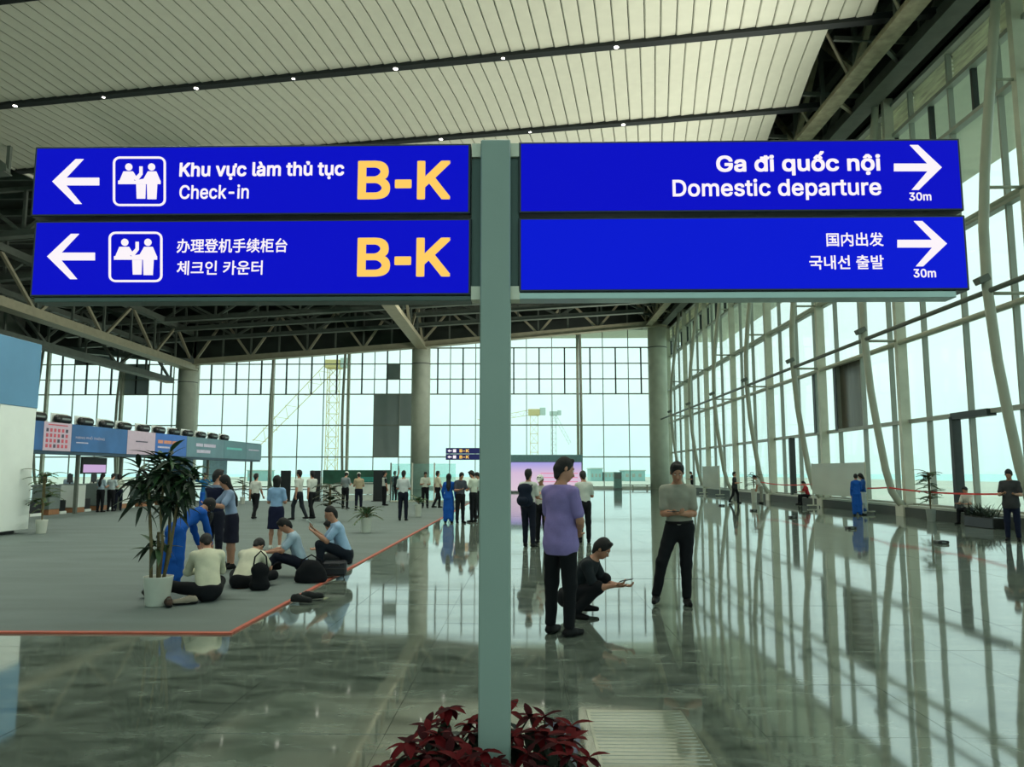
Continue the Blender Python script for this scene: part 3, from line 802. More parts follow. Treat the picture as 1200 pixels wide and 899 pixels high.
 'q': [424,[[[372,31,372,-143,351,-143],[331,-143,311,-143,311,-76],[311,-8,311,59,309,59],[308,59,306,59,302,51],[295,42,287,31,278,21],[267,12,252,4,238,-4],[219,-8,195,-8,164,-8],[136,0,111,16,87,32],[68,55,55,84,41,114],[34,149,34,189,34,229],[41,263,55,293,69,322],[88,345,112,361,136,376],[164,384,196,384,219,384],[238,381,253,373,268,365],[279,356,287,346,296,336],[302,327,307,319,309,319],[311,319,313,319,313,339],[313,359,313,379,332,379],[352,379,372,379,372,205]],[[181,47,205,47,227,47],[247,53,263,65,279,77],[291,94,299,115,308,136],[312,161,312,189,312,217],[308,242,300,263,292,284],[279,300,263,312,247,324],[228,330,205,330,181,330],[161,324,145,311,129,299],[116,282,108,261,100,240],[96,216,96,189,96,162],[100,138,109,117,117,95],[129,78,145,66,161,53]]]],
 'r': [259,[[[73,0,53,0,53,126],[53,253,53,379,72,379],[92,379,112,379,112,360],[112,340,112,321,113,321],[114,321,115,321,122,340],[135,355,152,367,170,379],[190,385,213,385,218,385],[223,385,229,384,235,384],[240,384,243,384,243,363],[243,343,243,322,242,323],[237,323,230,324,223,325],[215,326,207,326,189,326],[173,322,159,315,145,307],[134,297,126,284,118,270],[114,255,114,237,114,158],[114,79,114,0,93,0]]]],
 's': [365,[[[211,-8,182,-8,156,-8],[133,-4,112,3,92,11],[75,23,62,38,49,53],[40,72,36,94,55,98],[74,102,94,107,99,86],[109,70,124,60,139,50],[158,45,181,45,208,45],[229,51,244,62,260,74],[268,87,268,103,268,116],[263,127,254,136,245,144],[231,151,212,155,191,160],[170,165,149,170,115,178],[89,191,72,208,55,225],[47,247,47,274,47,296],[53,315,65,332,77,348],[94,361,115,370,136,380],[160,384,187,384,213,384],[235,380,254,372,272,365],[287,353,299,339,310,325],[319,309,324,290,305,286],[287,281,268,277,263,292],[255,304,243,316,230,327],[212,333,187,333,165,333],[146,327,131,317,116,306],[109,293,109,277,109,263],[114,252,124,243,134,235],[150,228,172,223,191,218],[210,214,229,209,264,201],[290,188,306,171,323,154],[331,133,331,107,331,84],[325,64,312,47,300,30],[282,16,260,6,237,-3]]]],
 't': [227,[[[138,379,204,379,204,362],[204,344,204,327,138,327],[72,327,6,327,6,344],[6,362,6,379,72,379]],[[65,345,65,471,85,471],[106,471,126,471,126,347],[126,222,126,98,126,81],[129,69,136,61,143,54],[154,50,170,50,174,50],[179,50,185,51,191,52],[197,53,202,54,206,36],[209,19,213,2,207,0],[200,-2,192,-3,184,-4],[176,-4,168,-4,136,-4],[110,4,92,21,74,38],[65,62,65,93,65,219]]]],
 'u': [410,[[[211,-5,182,-5,157,-5],[134,0,115,11,95,21],[80,37,69,59,58,80],[53,107,53,139,53,219],[53,299,53,379,73,379],[93,379,114,379,114,301],[114,222,114,144,114,114],[121,91,137,75,152,58],[173,50,200,50,218,50],[235,54,249,62,264,70],[275,81,283,97,292,112],[296,131,296,153,296,228],[296,304,296,379,316,379],[337,379,357,379,357,253],[357,126,357,0,337,0],[318,0,298,0,298,31],[298,61,298,92,301,92],[304,92,307,92,295,57],[279,32,257,17,235,2]]]],
 'v': [389,[[[184,0,163,0,114,126],[66,253,17,379,40,379],[62,379,84,379,111,305],[138,230,165,155,174,132],[181,110,187,87,193,64],[199,42,206,21,198,21],[191,21,184,21,191,42],[197,64,203,87,209,110],[216,132,224,155,251,230],[278,305,305,379,327,379],[349,379,371,379,323,253],[275,126,226,0,205,0]]]],
 'à': [389,[[[182,-9,160,-9,136,-9],[114,-4,94,5,75,14],[59,27,48,45,36,62],[30,83,30,108,30,130],[35,147,43,161,52,175],[63,185,78,193,92,201],[108,207,125,211,143,215],[160,218,178,220,201,223],[219,225,234,227,248,228],[258,231,265,235,272,239],[276,245,276,255,276,255],[276,256,276,257,276,272],[273,286,267,297,261,308],[252,316,240,322,228,328],[213,331,196,331,178,331],[162,328,149,322,136,317],[126,309,118,301,110,292],[104,283,100,274,80,280],[61,285,41,291,50,314],[62,332,79,346,95,360],[113,369,133,375,153,381],[173,384,194,384,208,384],[223,383,239,379,255,376],[271,370,286,360,301,351],[313,338,322,320,332,303],[337,280,337,251,337,168],[337,84,337,0,317,0],[297,0,277,0,277,17],[277,35,277,52,275,52],[274,52,272,52,268,43],[261,34,252,25,243,15],[230,7,215,1,200,-5]],[[155,45,170,45,193,45],[212,50,228,59,243,68],[255,79,263,93,271,107],[276,122,276,138,276,155],[276,173,276,190,273,187],[268,184,259,182,251,180],[242,178,231,176,221,174],[210,172,200,171,190,170],[182,169,175,168,161,166],[147,163,134,159,121,154],[111,148,103,139,96,131],[92,119,92,105,92,92],[95,81,102,72,109,63],[118,57,130,52,142,48]],[[182,429,165,429,143,462],[121,496,99,529,122,529],[145,529,168,529,184,496],[199,462,215,429,199,429]]]],
 'đ': [424,[[[219,-8,195,-8,164,-8],[136,0,111,16,87,32],[68,55,55,84,41,114],[34,149,34,189,34,229],[41,263,55,293,69,322],[88,345,112,361,136,376],[164,384,196,384,219,384],[238,381,253,373,268,365],[279,356,287,346,296,336],[302,327,306,319,308,319],[309,319,311,319,311,382],[311,446,311,509,331,509],[351,509,372,509,372,339],[372,170,372,0,352,0],[332,0,313,0,313,20],[313,39,313,59,311,59],[309,59,307,59,302,51],[295,42,287,31,278,21],[267,12,252,4,238,-4]],[[181,47,205,47,227,47],[247,53,263,65,279,77],[291,94,299,115,308,136],[312,161,312,189,312,217],[308,242,300,263,292,284],[279,300,263,312,247,324],[228,330,205,330,181,330],[161,324,145,311,129,299],[116,282,108,261,100,240],[96,216,96,189,96,162],[100,138,109,117,117,95],[129,78,145,66,161,53]],[[276,420,202,420,202,436],[202,451,202,467,276,467],[349,467,422,467,422,451],[422,436,422,420,349,420]]]],
 'ố': [415,[[[242,-8,207,-8,173,-8],[143,0,117,16,91,33],[71,56,56,85,41,114],[34,149,34,187,34,227],[41,262,56,291,71,321],[91,343,117,360,143,376],[173,384,207,384,242,384],[273,376,299,360,325,343],[345,321,359,291,374,262],[381,227,381,187,381,149],[374,114,359,85,345,56],[325,33,299,16,273,0]],[[182,46,207,46,233,46],[254,53,270,66,287,79],[299,96,307,117,315,139],[319,162,319,187,319,213],[315,236,307,258,299,280],[287,297,270,310,254,323],[233,330,207,330,182,330],[161,323,145,310,129,297],[116,280,108,258,100,237],[96,213,96,187,96,162],[100,139,108,117,116,96],[129,79,145,66,161,53]],[[177,446,160,426,140,426],[120,426,100,426,100,427],[100,428,100,428,127,459],[154,489,180,520,200,520],[219,520,238,520,265,489],[292,459,319,428,319,428],[319,427,319,426,299,426],[278,426,258,426,242,446],[225,466,209,485,193,466]],[[272,547,255,547,271,578],[287,609,303,641,326,641],[349,641,371,641,349,609],[327,578,305,547,289,547]]]],
 'ộ': [415,[[[242,-8,207,-8,173,-8],[143,0,117,16,91,33],[71,56,56,85,41,114],[34,149,34,187,34,227],[41,262,56,291,71,321],[91,343,117,360,143,376],[173,384,207,384,242,384],[273,376,299,360,325,343],[345,321,359,291,374,262],[381,227,381,187,381,149],[374,114,359,85,345,56],[325,33,299,16,273,0]],[[182,46,207,46,233,46],[254,53,270,66,287,79],[299,96,307,117,315,139],[319,162,319,187,319,213],[315,236,307,258,299,280],[287,297,270,310,254,323],[233,330,207,330,182,330],[161,323,145,310,129,297],[116,280,108,258,100,237],[96,213,96,187,96,162],[100,139,108,117,116,96],[129,79,145,66,161,53]],[[174,455,158,435,138,435],[118,435,98,435,98,436],[98,437,98,438,125,468],[151,499,178,529,198,529],[217,529,236,529,263,499],[290,468,317,438,317,437],[317,436,317,435,296,435],[276,435,256,435,240,455],[223,475,207,495,191,475]],[[220,-144,208,-144,197,-144],[187,-140,178,-133,170,-125],[166,-115,166,-104,166,-93],[170,-83,178,-75,187,-67],[197,-64,208,-64,220,-64],[230,-67,238,-75,247,-83],[251,-93,251,-104,251,-115],[247,-125,238,-133,230,-140]]]],
 'ụ': [410,[[[211,-5,182,-5,157,-5],[134,0,115,11,95,21],[80,37,69,59,58,80],[53,107,53,139,53,219],[53,299,53,379,73,379],[93,379,114,379,114,301],[114,222,114,144,114,114],[121,91,137,75,152,58],[173,50,200,50,218,50],[235,54,249,62,264,70],[275,81,283,97,292,112],[296,131,296,153,296,228],[296,304,296,379,316,379],[337,379,357,379,357,253],[357,126,357,0,337,0],[318,0,298,0,298,31],[298,61,298,92,301,92],[304,92,307,92,295,57],[279,32,257,17,235,2]],[[218,-144,206,-144,195,-144],[185,-140,176,-133,168,-125],[164,-115,164,-104,164,-93],[168,-83,176,-75,185,-67],[195,-64,206,-64,218,-64],[228,-67,236,-75,245,-83],[249,-93,249,-104,249,-115],[245,-125,236,-133,228,-140]]]],
 'ủ': [410,[[[211,-5,182,-5,157,-5],[134,0,115,11,95,21],[80,37,69,59,58,80],[53,107,53,139,53,219],[53,299,53,379,73,379],[93,379,114,379,114,301],[114,222,114,144,114,114],[121,91,137,75,152,58],[173,50,200,50,218,50],[235,54,249,62,264,70],[275,81,283,97,292,112],[296,131,296,153,296,228],[296,304,296,379,316,379],[337,379,357,379,357,253],[357,126,357,0,337,0],[318,0,298,0,298,31],[298,61,298,92,301,92],[304,92,307,92,295,57],[279,32,257,17,235,2]],[[231,439,225,429,210,429],[194,429,179,429,187,445],[195,460,203,476,206,480],[206,484,205,486,203,488],[200,489,196,489,180,489],[164,489,148,489,148,503],[148,516,148,529,164,529],[180,529,196,529,210,529],[221,527,230,524,239,520],[245,515,250,509,254,502],[255,494,254,486,253,477],[250,468,243,459,237,449]]]],
 'ự': [432,[[[334,338,322,338,322,352],[322,366,322,379,331,379],[341,379,351,379,359,379],[363,383,363,391,363,415],[363,439,363,464,381,464],[399,464,417,464,417,441],[417,419,417,396,417,377],[412,363,403,353,393,343],[379,338,359,338,347,338]],[[211,-5,182,-5,157,-5],[134,0,115,11,95,21],[80,37,69,59,58,80],[53,107,53,139,53,219],[53,299,53,379,73,379],[93,379,114,379,114,301],[114,222,114,144,114,114],[121,91,137,75,152,58],[173,50,200,50,218,50],[235,54,249,62,264,70],[275,81,283,97,292,112],[296,131,296,153,296,228],[296,304,296,379,316,379],[337,379,357,379,357,253],[357,126,357,0,337,0],[318,0,298,0,298,31],[298,61,298,92,301,92],[304,92,307,92,295,57],[279,32,257,17,235,2]],[[218,-144,206,-144,195,-144],[185,-140,176,-133,168,-125],[164,-115,164,-104,164,-93],[168,-83,176,-75,185,-67],[195,-64,206,-64,218,-64],[228,-67,236,-75,245,-83],[249,-93,249,-104,249,-115],[245,-125,236,-133,228,-140]]]],
}

GC = {}
def embolden(V, F, off):
    # heavier strokes: the flat shape laid over itself, shifted a hair in eight directions
    if not off: return V, F
    V2, F2 = list(V), list(F)
    for k in range(8):
        a = math.pi * k / 4; n0 = len(V2); q = off * (1 if k % 2 == 0 else 1.25)
        V2 += [(p[0] + q * math.cos(a), p[1] + q * math.sin(a)) for p in V]
        F2 += [tuple(i + n0 for i in f) for f in F]
    return V2, F2
def glyph(c, off):
    """flat filled letter; every outer contour with its own holes is filled by itself"""
    if (c, off) in GC: return GC[(c, off)]
    cs = GLYPHS[c][1]
    def area(sp):
        return sum(sp[i][2] * sp[(i + 1) % len(sp)][3] - sp[(i + 1) % len(sp)][2] * sp[i][3] for i in range(len(sp)))
    def bb(sp):
        return min(p[2] for p in sp), max(p[2] for p in sp), min(p[3] for p in sp), max(p[3] for p in sp)
    if not cs: return ([], [])
    big = max(cs, key=lambda q: abs(area(q)))
    sgn = 1 if area(big) > 0 else -1
    outs = [q for q in cs if area(q) * sgn > 0]
    holes = [q for q in cs if area(q) * sgn <= 0]
    V, F = [], []
    for o_ in outs:
        b0 = bb(o_)
        grp = [o_] + [h for h in holes if bb(h)[0] >= b0[0] - 1 and bb(h)[1] <= b0[1] + 1 and bb(h)[2] >= b0[2] - 1 and bb(h)[3] <= b0[3] + 1]
        cu = bpy.data.curves.new('glyph', 'CURVE')
        cu.dimensions = '2D'; cu.fill_mode = 'BOTH'; cu.resolution_u = 4; cu.offset = 0.0
        for sp in grp:
            s_ = cu.splines.new('BEZIER'); s_.bezier_points.add(len(sp) - 1); s_.use_cyclic_u = True
            for bp_, q in zip(s_.bezier_points, sp):
                bp_.handle_left_type = bp_.handle_right_type = 'FREE'
                bp_.co = (q[2] / 1000, q[3] / 1000, 0)
                bp_.handle_left = (q[0] / 1000, q[1] / 1000, 0); bp_.handle_right = (q[4] / 1000, q[5] / 1000, 0)
        ob = bpy.data.objects.new('glyph', cu); C.objects.link(ob)
        me = bpy.data.meshes.new_from_object(ob.evaluated_get(bpy.context.evaluated_depsgraph_get()))
        bpy.data.objects.remove(ob)
        n0 = len(V)
        V += [tuple(v.co[:2]) for v in me.vertices]
        F += [tuple(i + n0 for i in p.vertices) for p in me.polygons]
        bpy.data.meshes.remove(me)
    V, F = embolden(V, F, off)
    GC[(c, off)] = (V, F)
    return V, F

def latin(s, off):
    V, F = [], []; x = 0.0
    for c in s:
        v, f = glyph(c, off); n0 = len(V)
        V += [(p[0] + x, p[1]) for p in v]; F += [tuple(i + n0 for i in q) for q in f]
        x += (GLYPHS[c][0] + 6) / 1000
    return V, F
SY = 4.0
def textmesh(s, bold=0.0, extrude=0.002, italic=False):
    cu = bpy.data.curves.new('txt', 'FONT')
    cu.body = s
    cu.size = 1.0
    cu.offset = bold
    cu.resolution_u = 3
    o = bpy.data.objects.new('txt', cu)
    C.objects.link(o)
    dg = bpy.context.evaluated_depsgraph_get()
    me = bpy.data.meshes.new_from_object(o.evaluated_get(dg))
    bpy.data.objects.remove(o)
    n = len(me.vertices)
    co = np.zeros(n * 3); me.vertices.foreach_get('co', co)
    return me, co.reshape(-1, 3)

def put_text(s, name, parent, x0, x1, z0, z1, y, m, bold=0.0, depth=0.003):
    """text filling the world rectangle x0..x1, z0..z1 on the plane y, facing -Y, a solid of the given depth"""
    if all(ch in GLYPHS for ch in s):
        V, F = latin(s, bold)
    else:
        me, co = textmesh(s, 0.0)
        V = [tuple(c[:2]) for c in co]; F = [tuple(p.vertices) for p in me.polygons]
        V, F = embolden(V, F, bold)
        bpy.data.meshes.remove(me)
    mn = [min(v[i] for v in V) for i in (0, 1)]; mx = [max(v[i] for v in V) for i in (0, 1)]
    kx = (x1 - x0) / (mx[0] - mn[0]); kz = (z1 - z0) / (mx[1] - mn[1])
    P = [(x0 + (c[0] - mn[0]) * kx, z0 + (c[1] - mn[1]) * kz) for c in V]
    def ar(f): return sum(P[f[i]][0] * P[f[(i + 1) % len(f)]][1] - P[f[(i + 1) % len(f)]][0] * P[f[i]][1] for i in range(len(f)))
    F = [f if ar(f) > 0 else f[::-1] for f in F]
    n = len(P); edges = {(f[i], f[(i + 1) % len(f)]) for f in F for i in range(len(f))}
    side = [(a_, a_ + n, b_ + n, b_) for (a_, b_) in edges if (b_, a_) not in edges]
    mb = MB(); mb.v = [(p[0], y - depth, p[1]) for p in P] + [(p[0], y, p[1]) for p in P]
    mb.f = F + side
    return mb.build(name, m, parent)

M_SIGN = emat('lit_sign_blue', (6, 10, 196), 1.0, (2, 2, 20))
M_SIGN2 = emat('lit_sign_blue_brighter', (4, 22, 208), 1.0, (2, 2, 20))
M_LETTER = emat('lit_sign_white', (252, 244, 250), 1.0, (20, 20, 20))
M_YEL = emat('lit_sign_yellow', (255, 206, 100), 1.0, (20, 20, 20))
sg = thing('directional_sign', 'pole sign with blue backlit check-in and departure panels in front', 'sign', (-0.16, SY, 0))
def rel(o, par=None):
    # keep world placement while parented to an Empty moved from the origin
    o.location = Vector(o.location) - sg.location
    return o
pole_x0, pole_x1 = -0.242, -0.083
top_z = PY(580, 166, SY).z
rel(MB().bevbox(pole_x0, pole_x1, SY - 0.03, SY + 0.13, 0, top_z + 0.0, 0.006).build('pole', M_POLE, sg))
rel(MB().bevbox(-0.40, 0.08, SY - 0.19, SY + 0.29, 0, 0.02, 0.004).build('base_plate', M_POLEDK, sg))
rel(MB().box(pole_x0 - 0.052, pole_x0, SY + 0.02, SY + 0.09, PY(580, 335, SY).z, PY(580, 184, SY).z).build('spine', M_POLEDK, sg))
rel(MB().box(pole_x1, pole_x1 + 0.045, SY + 0.02, SY + 0.09, PY(580, 335, SY).z, PY(580, 184, SY).z).build('spine', M_POLEDK, sg))
for x in (pole_x0 - 0.05, pole_x1):
    rel(MB().box(x, x + 0.048, SY + 0.0, SY + 0.10, PY(580, 351, SY).z, PY(580, 335.5, SY).z).build('bracket', M_BRACKET, sg))
    rel(MB().box(x, x + 0.048, SY + 0.0, SY + 0.10, PY(580, 183.5, SY).z, PY(580, 168, SY).z).build('bracket', M_BRACKET, sg))
def sx_(px, py): return PY(px, py, SY).x
def sz_(px, py): return PY(px, py, SY).z
panels = {}
specs = {'ul': (41.5, 552, 170, 253, 2.7), 'll': (36, 551.5, 257.5, 347, 0), 'ur': (608, 1127, 0, 0, 0), 'lr': (608.5, 1134, 0, 0, 0)}
def sign_panel(key, label, x0, x1, z0, z1, mface):
    p = MB().bevbox(x0, x1, SY - 0.001, SY + 0.13, z0, z1, 0.004).build('sign_panel', M_FRAME, sg)
    rel(p); p['label'] = label
    f = MB().box(x0 + .014, x1 - .014, SY - 0.004, SY - 0.0005, z0 + .012, z1 - .012).build('light_face', mface, p)
    panels[key] = p
    return p
zt, zb = 3.425, 2.585
zm = (PY(300, 254.8, SY).z)
zt = PY(300, 170.2, SY).z; zb = PY(300, 347, SY).z
zmR = PY(800, 251.5, SY).z; ztR = PY(800, 165, SY).z; zbR = PY(800, 341.5, SY).z
A = sign_panel('ul', 'blue panel, Vietnamese and English check-in text', sx_(41.5, 172), sx_(552, 170), zm + .012, zt, M_SIGN)
B = sign_panel('ll', 'blue panel, Chinese and Korean check-in text', sx_(34.5, 345), sx_(552, 345), zb, zm - .012, M_SIGN)
Cc = sign_panel('ur', 'blue panel, Vietnamese and English departure text', sx_(607.5, 168), sx_(1127, 200), zmR + .012, ztR, M_SIGN)
D = sign_panel('lr', 'blue panel, Chinese and Korean departure text', sx_(607.5, 345), sx_(1136, 330), zbR, zmR - .012, M_SIGN2)
rel(MB().bevbox(sx_(34.5, 345) + .02, sx_(552, 345) + .0, SY + .01, SY + .12, zb - .026, zb, .003).build('lower_trim', M_POLEDK, sg))
rel(MB().bevbox(sx_(607.5, 345), sx_(1122, 341), SY + .01, SY + .12, zbR - .036, zbR, .003).build('lower_trim', M_SILVER, sg))
FY = SY - 0.0045
def pxrect(x0, y0, x1, y1):
    xm, ym = (x0 + x1) / 2, (y0 + y1) / 2
    return sx_(x0, ym), sx_(x1, ym), sz_(xm, y1), sz_(xm, y0)
def T(s, name, par, x0, y0, x1, y1, m=M_LETTER, bold=0.02):
    a, b_, c, d = pxrect(x0, y0, x1, y1)
    return put_text(s, name, par, a, b_, c, d, FY, m, bold)
def poly(par, name, pts, m=M_LETTER, d=0.003):
    pr = [(sx_(x, y), sz_(x, y)) for x, y in pts]
    area = sum(pr[i][0] * pr[(i + 1) % len(pr)][1] - pr[(i + 1) % len(pr)][0] * pr[i][1] for i in range(len(pr)))
    if area < 0: pr = pr[::-1]
    return MB().prism(pr, FY - d, FY).build(name, m, par)
def arrow_l(par, x0, y0, x1, y1, sk=1):
    # x0..x1 wide, y0..y1 tall, pointing left; head ends cut flat
    ym = (y0 + y1) / 2; w_ = x1 - x0; h = y1 - y0
    t = h * .085
    pts = [(x0, ym), (x0 + w_ * .50, y0), (x0 + w_ * .67, y0), (x0 + w_ * .30, ym - t), (x1, ym - t), (x1, ym + t), (x0 + w_ * .30, ym + t), (x0 + w_ * .63, y1), (x0 + w_ * .48, y1)]
    if sk < 0: pts = [(x0 + x1 - x, y) for x, y in pts]
    return poly(par, 'arrow', pts)
def picto(par, x0, y0, x1, y1):
    """two people either side of a counter in a rounded frame"""
    W = x1 - x0; H = y1 - y0
    def q(u, v): return (x0 + u * W, y0 + v * H)
    n = 5; r = 0.13; out = []; inn = []
    th = 0.042
    for cx, cy, a0 in ((1 - r, r, -90), (1 - r, 1 - r, 0), (r, 1 - r, 90), (r, r, 180)):
        for k in range(n + 1):
            a = R(a0 + 90 * k / n)
            out.append(q(cx + r * math.cos(a), cy + r * math.sin(a)))
            inn.append(q(cx + (r - th) * math.cos(a), cy + (r - th) * math.sin(a)))
    N = len(out); mb = MB()
    W3 = lambda pt, yy: (sx_(*pt), yy, sz_(*pt))
    vs = [W3(p, FY - .003) for p in out] + [W3(p, FY - .003) for p in inn] + [W3(p, FY) for p in out] + [W3(p, FY) for p in inn]
    fs = []
    for i in range(N):
        j = (i + 1) % N
        fs += [(i, N + i, N + j, j), (i, j, 2 * N + j, 2 * N + i), (N + i, 3 * N + i, 3 * N + j, N + j)]
    mb.add(vs, fs)
    def pl(pts):
        pr = [(sx_(*q(*p)), sz_(*q(*p))) for p in pts]
        area = sum(pr[i][0] * pr[(i + 1) % len(pr)][1] - pr[(i + 1) % len(pr)][0] * pr[i][1] for i in range(len(pr)))
        if area < 0: pr = pr[::-1]
        mb.prism(pr, FY - .003, FY)
    def disc(cx, cy, rr):
        pl([(cx + rr * math.cos(2 * math.pi * k / 12), cy + rr * H and cy + rr * math.sin(2 * math.pi * k / 12) * W / H) for k in range(12)])
    disc(.30, .21, .068); disc(.73, .21, .068)
    pl([(.20, .30), (.38, .30), (.44, .40), (.50, .33), (.50, .20), (.56, .20), (.56, .36), (.46, .50), (.40, .46), (.40, .50), (.12, .50)])      # clerk
    pl([(.10, .485), (.90, .485), (.90, .555), (.10, .555)])                                                                     # counter
    pl([(.66, .30), (.82, .30), (.90, .50), (.60, .50), (.48, .50), (.48, .47), (.58, .45)])                                     # passenger
    pl([(.64, .50), (.84, .50), (.82, .86), (.65, .86)])                                                                         # legs
    pl([(.44, .56), (.62, .56), (.61, .85), (.45, .85)])                                                                         # suitcase
    return mb.build('pictogram', M_LETTER, par)
arrow_l(A, 62, 187, 117, 239.5)
picto(A, 133, 184, 195, 242)
T('Khu vực làm thủ tục', 'lettering', A, 211, 190, 403.5, 211, bold=0.021)
T('Check-in', 'lettering', A, 211, 217, 292, 233.5, bold=0.011)
for ch, r_ in (('B', (419.5, 189, 457.5, 234)), ('-', (463, 211, 482.5, 221)), ('K', (489, 189, 528, 234))):
    T(ch, 'letter', A, *r_, M_YEL, 0.019)['label'] = 'yellow character ' + ch
arrow_l(B, 56, 274.5, 112, 327.5)
picto(B, 128, 272, 191, 331)
T('办理登机手续柜台', 'lettering', B, 208, 280, 337, 296.5, bold=0.009)
T('체크인 카운터', 'lettering', B, 208, 306, 308, 322.5, bold=0.009)
for ch, r_ in (('B', (419, 279, 457.5, 324.5)), ('-', (462.5, 301, 482, 311)), ('K', (488, 279, 528, 324.5))):
    T(ch, 'letter', B, *r_, M_YEL, 0.019)['label'] = 'yellow character ' + ch
T('Ga đi quốc nội', 'lettering', Cc, 839, 178, 1031, 206, bold=0.021)
T('Domestic departure', 'lettering', Cc, 788, 210, 1032, 235, bold=0.014)
arrow_l(Cc, 1047, 170.5, 1103, 223, -1)
T('30m', 'lettering', Cc, 1065, 226, 1090.5, 235.5, bold=0.012)
T('国内出发', 'lettering', D, 968, 273, 1034.5, 289, bold=0.009)
T('국내선 출발', 'lettering', D, 948, 299.5, 1035, 316, bold=0.009)
arrow_l(D, 1051, 259.5, 1109, 312.5, -1)
T('30m', 'lettering', D, 1070, 315.5, 1096, 325.5, bold=0.012)

# ================================================================== FIGURES
def nrm(v):
    v = np.asarray(v, float); return v / (np.linalg.norm(v) + 1e-9)

class SDF:
    """implicit body: tapered limbs and ellipsoids blended smoothly, meshed by surface nets"""
    def __init__(s): s.p = []
    def cone(s, a, b, r1, r2, flat=None, f=1.0, k=0.025):
        s.p.append(('c', np.array(a, float), np.array(b, float), r1, r2, None if flat is None else nrm(flat), f, k)); return s
    def ell(s, c, r, axes, k=0.02, sub=False):
        s.p.append(('e', np.array(c, float), np.array(r, float), np.array(axes, float), k, sub)); return s
    def bounds(s):
        lo = np.full(3, 1e9); hi = -lo
        for q in s.p:
            if q[0] == 'c':
                m = max(q[3], q[4])
                lo = np.minimum(lo, np.minimum(q[1], q[2]) - m); hi = np.maximum(hi, np.maximum(q[1], q[2]) + m)
            elif not q[5]:
                m = max(q[2]); lo = np.minimum(lo, q[1] - m); hi = np.maximum(hi, q[1] + m)
        return lo, hi
    def mesh(s, h, cut=None, fold=0.0, seed=0, floorz=None):
        lo, hi = s.bounds(); lo = lo - 3 * h; hi = hi + 3 * h
        n = np.maximum(4, np.ceil((hi - lo) / h).astype(int) + 1)
        ax = [lo[i] + h * np.arange(n[i]) for i in range(3)]
        F = np.full(n, 0.08)
        for q in s.p:
            if q[0] == 'c':
                m = max(q[3], q[4]) + 0.07
                plo = np.minimum(q[1], q[2]) - m; phi = np.maximum(q[1], q[2]) + m
            else:
                m = max(q[2]) + 0.06; plo = q[1] - m; phi = q[1] + m
            i0 = np.maximum(0, np.floor((plo - lo) / h).astype(int)); i1 = np.minimum(n, np.ceil((phi - lo) / h).astype(int) + 1)
            if np.any(i1 <= i0): continue
            X, Y, Z = np.meshgrid(ax[0][i0[0]:i1[0]], ax[1][i0[1]:i1[1]], ax[2][i0[2]:i1[2]], indexing='ij')
            sl = tuple(slice(i0[i], i1[i]) for i in range(3))
            if q[0] == 'c':
                _, a, b, r1, r2, fl, f, k = q
                P = [X - a[0], Y - a[1], Z - a[2]]; ba = b - a
                if fl is not None:
                    dn = P[0] * fl[0] + P[1] * fl[1] + P[2] * fl[2]
                    g = 1 / f - 1
                    P = [P[i] + fl[i] * dn * g for i in range(3)]
                    ba = ba + fl * np.dot(ba, fl) * g
                L = max(1e-9, ba.dot(ba))
                t = np.clip((P[0] * ba[0] + P[1] * ba[1] + P[2] * ba[2]) / L, 0, 1)
                d = np.sqrt((P[0] - ba[0] * t) ** 2 + (P[1] - ba[1] * t) ** 2 + (P[2] - ba[2] * t) ** 2) - (r1 + (r2 - r1) * t)
                if fl is not None: d = d * (0.5 + 0.5 * f)
                sub = False
            else:
                _, c, r, A, k, sub = q
                P = [X - c[0], Y - c[1], Z - c[2]]
                u = [(P[0] * A[i][0] + P[1] * A[i][1] + P[2] * A[i][2]) for i in range(3)]
                k0 = np.sqrt(sum((u[i] / r[i]) ** 2 for i in range(3))); k1 = np.sqrt(sum((u[i] / r[i] ** 2) ** 2 for i in range(3))) + 1e-9
                d = k0 * (k0 - 1) / k1
            o = F[sl]
            if sub:
                F[sl] = np.maximum(o, -d)
            else:
                hh = np.clip(0.5 + 0.5 * (o - d) / k, 0, 1)
                F[sl] = o * (1 - hh) + d * hh - k * hh * (1 - hh)
        if cut is not None or fold or floorz is not None:
            X, Y, Z = np.meshgrid(*ax, indexing='ij')
            if fold:
                F += fold * np.sin(X * 31 + seed + 3 * np.sin(Z * 9)) * np.sin(Z * 23 + Y * 17 + seed * 2)
            if cut is not None:
                for pt, nn in cut:      # keep the side the normal points away from
                    nn = nrm(nn)
                    F = np.maximum(F, (X - pt[0]) * nn[0] + (Y - pt[1]) * nn[1] + (Z - pt[2]) * nn[2])
            if floorz is not None: F = np.maximum(F, floorz - Z)
        return nets(F, lo, h)

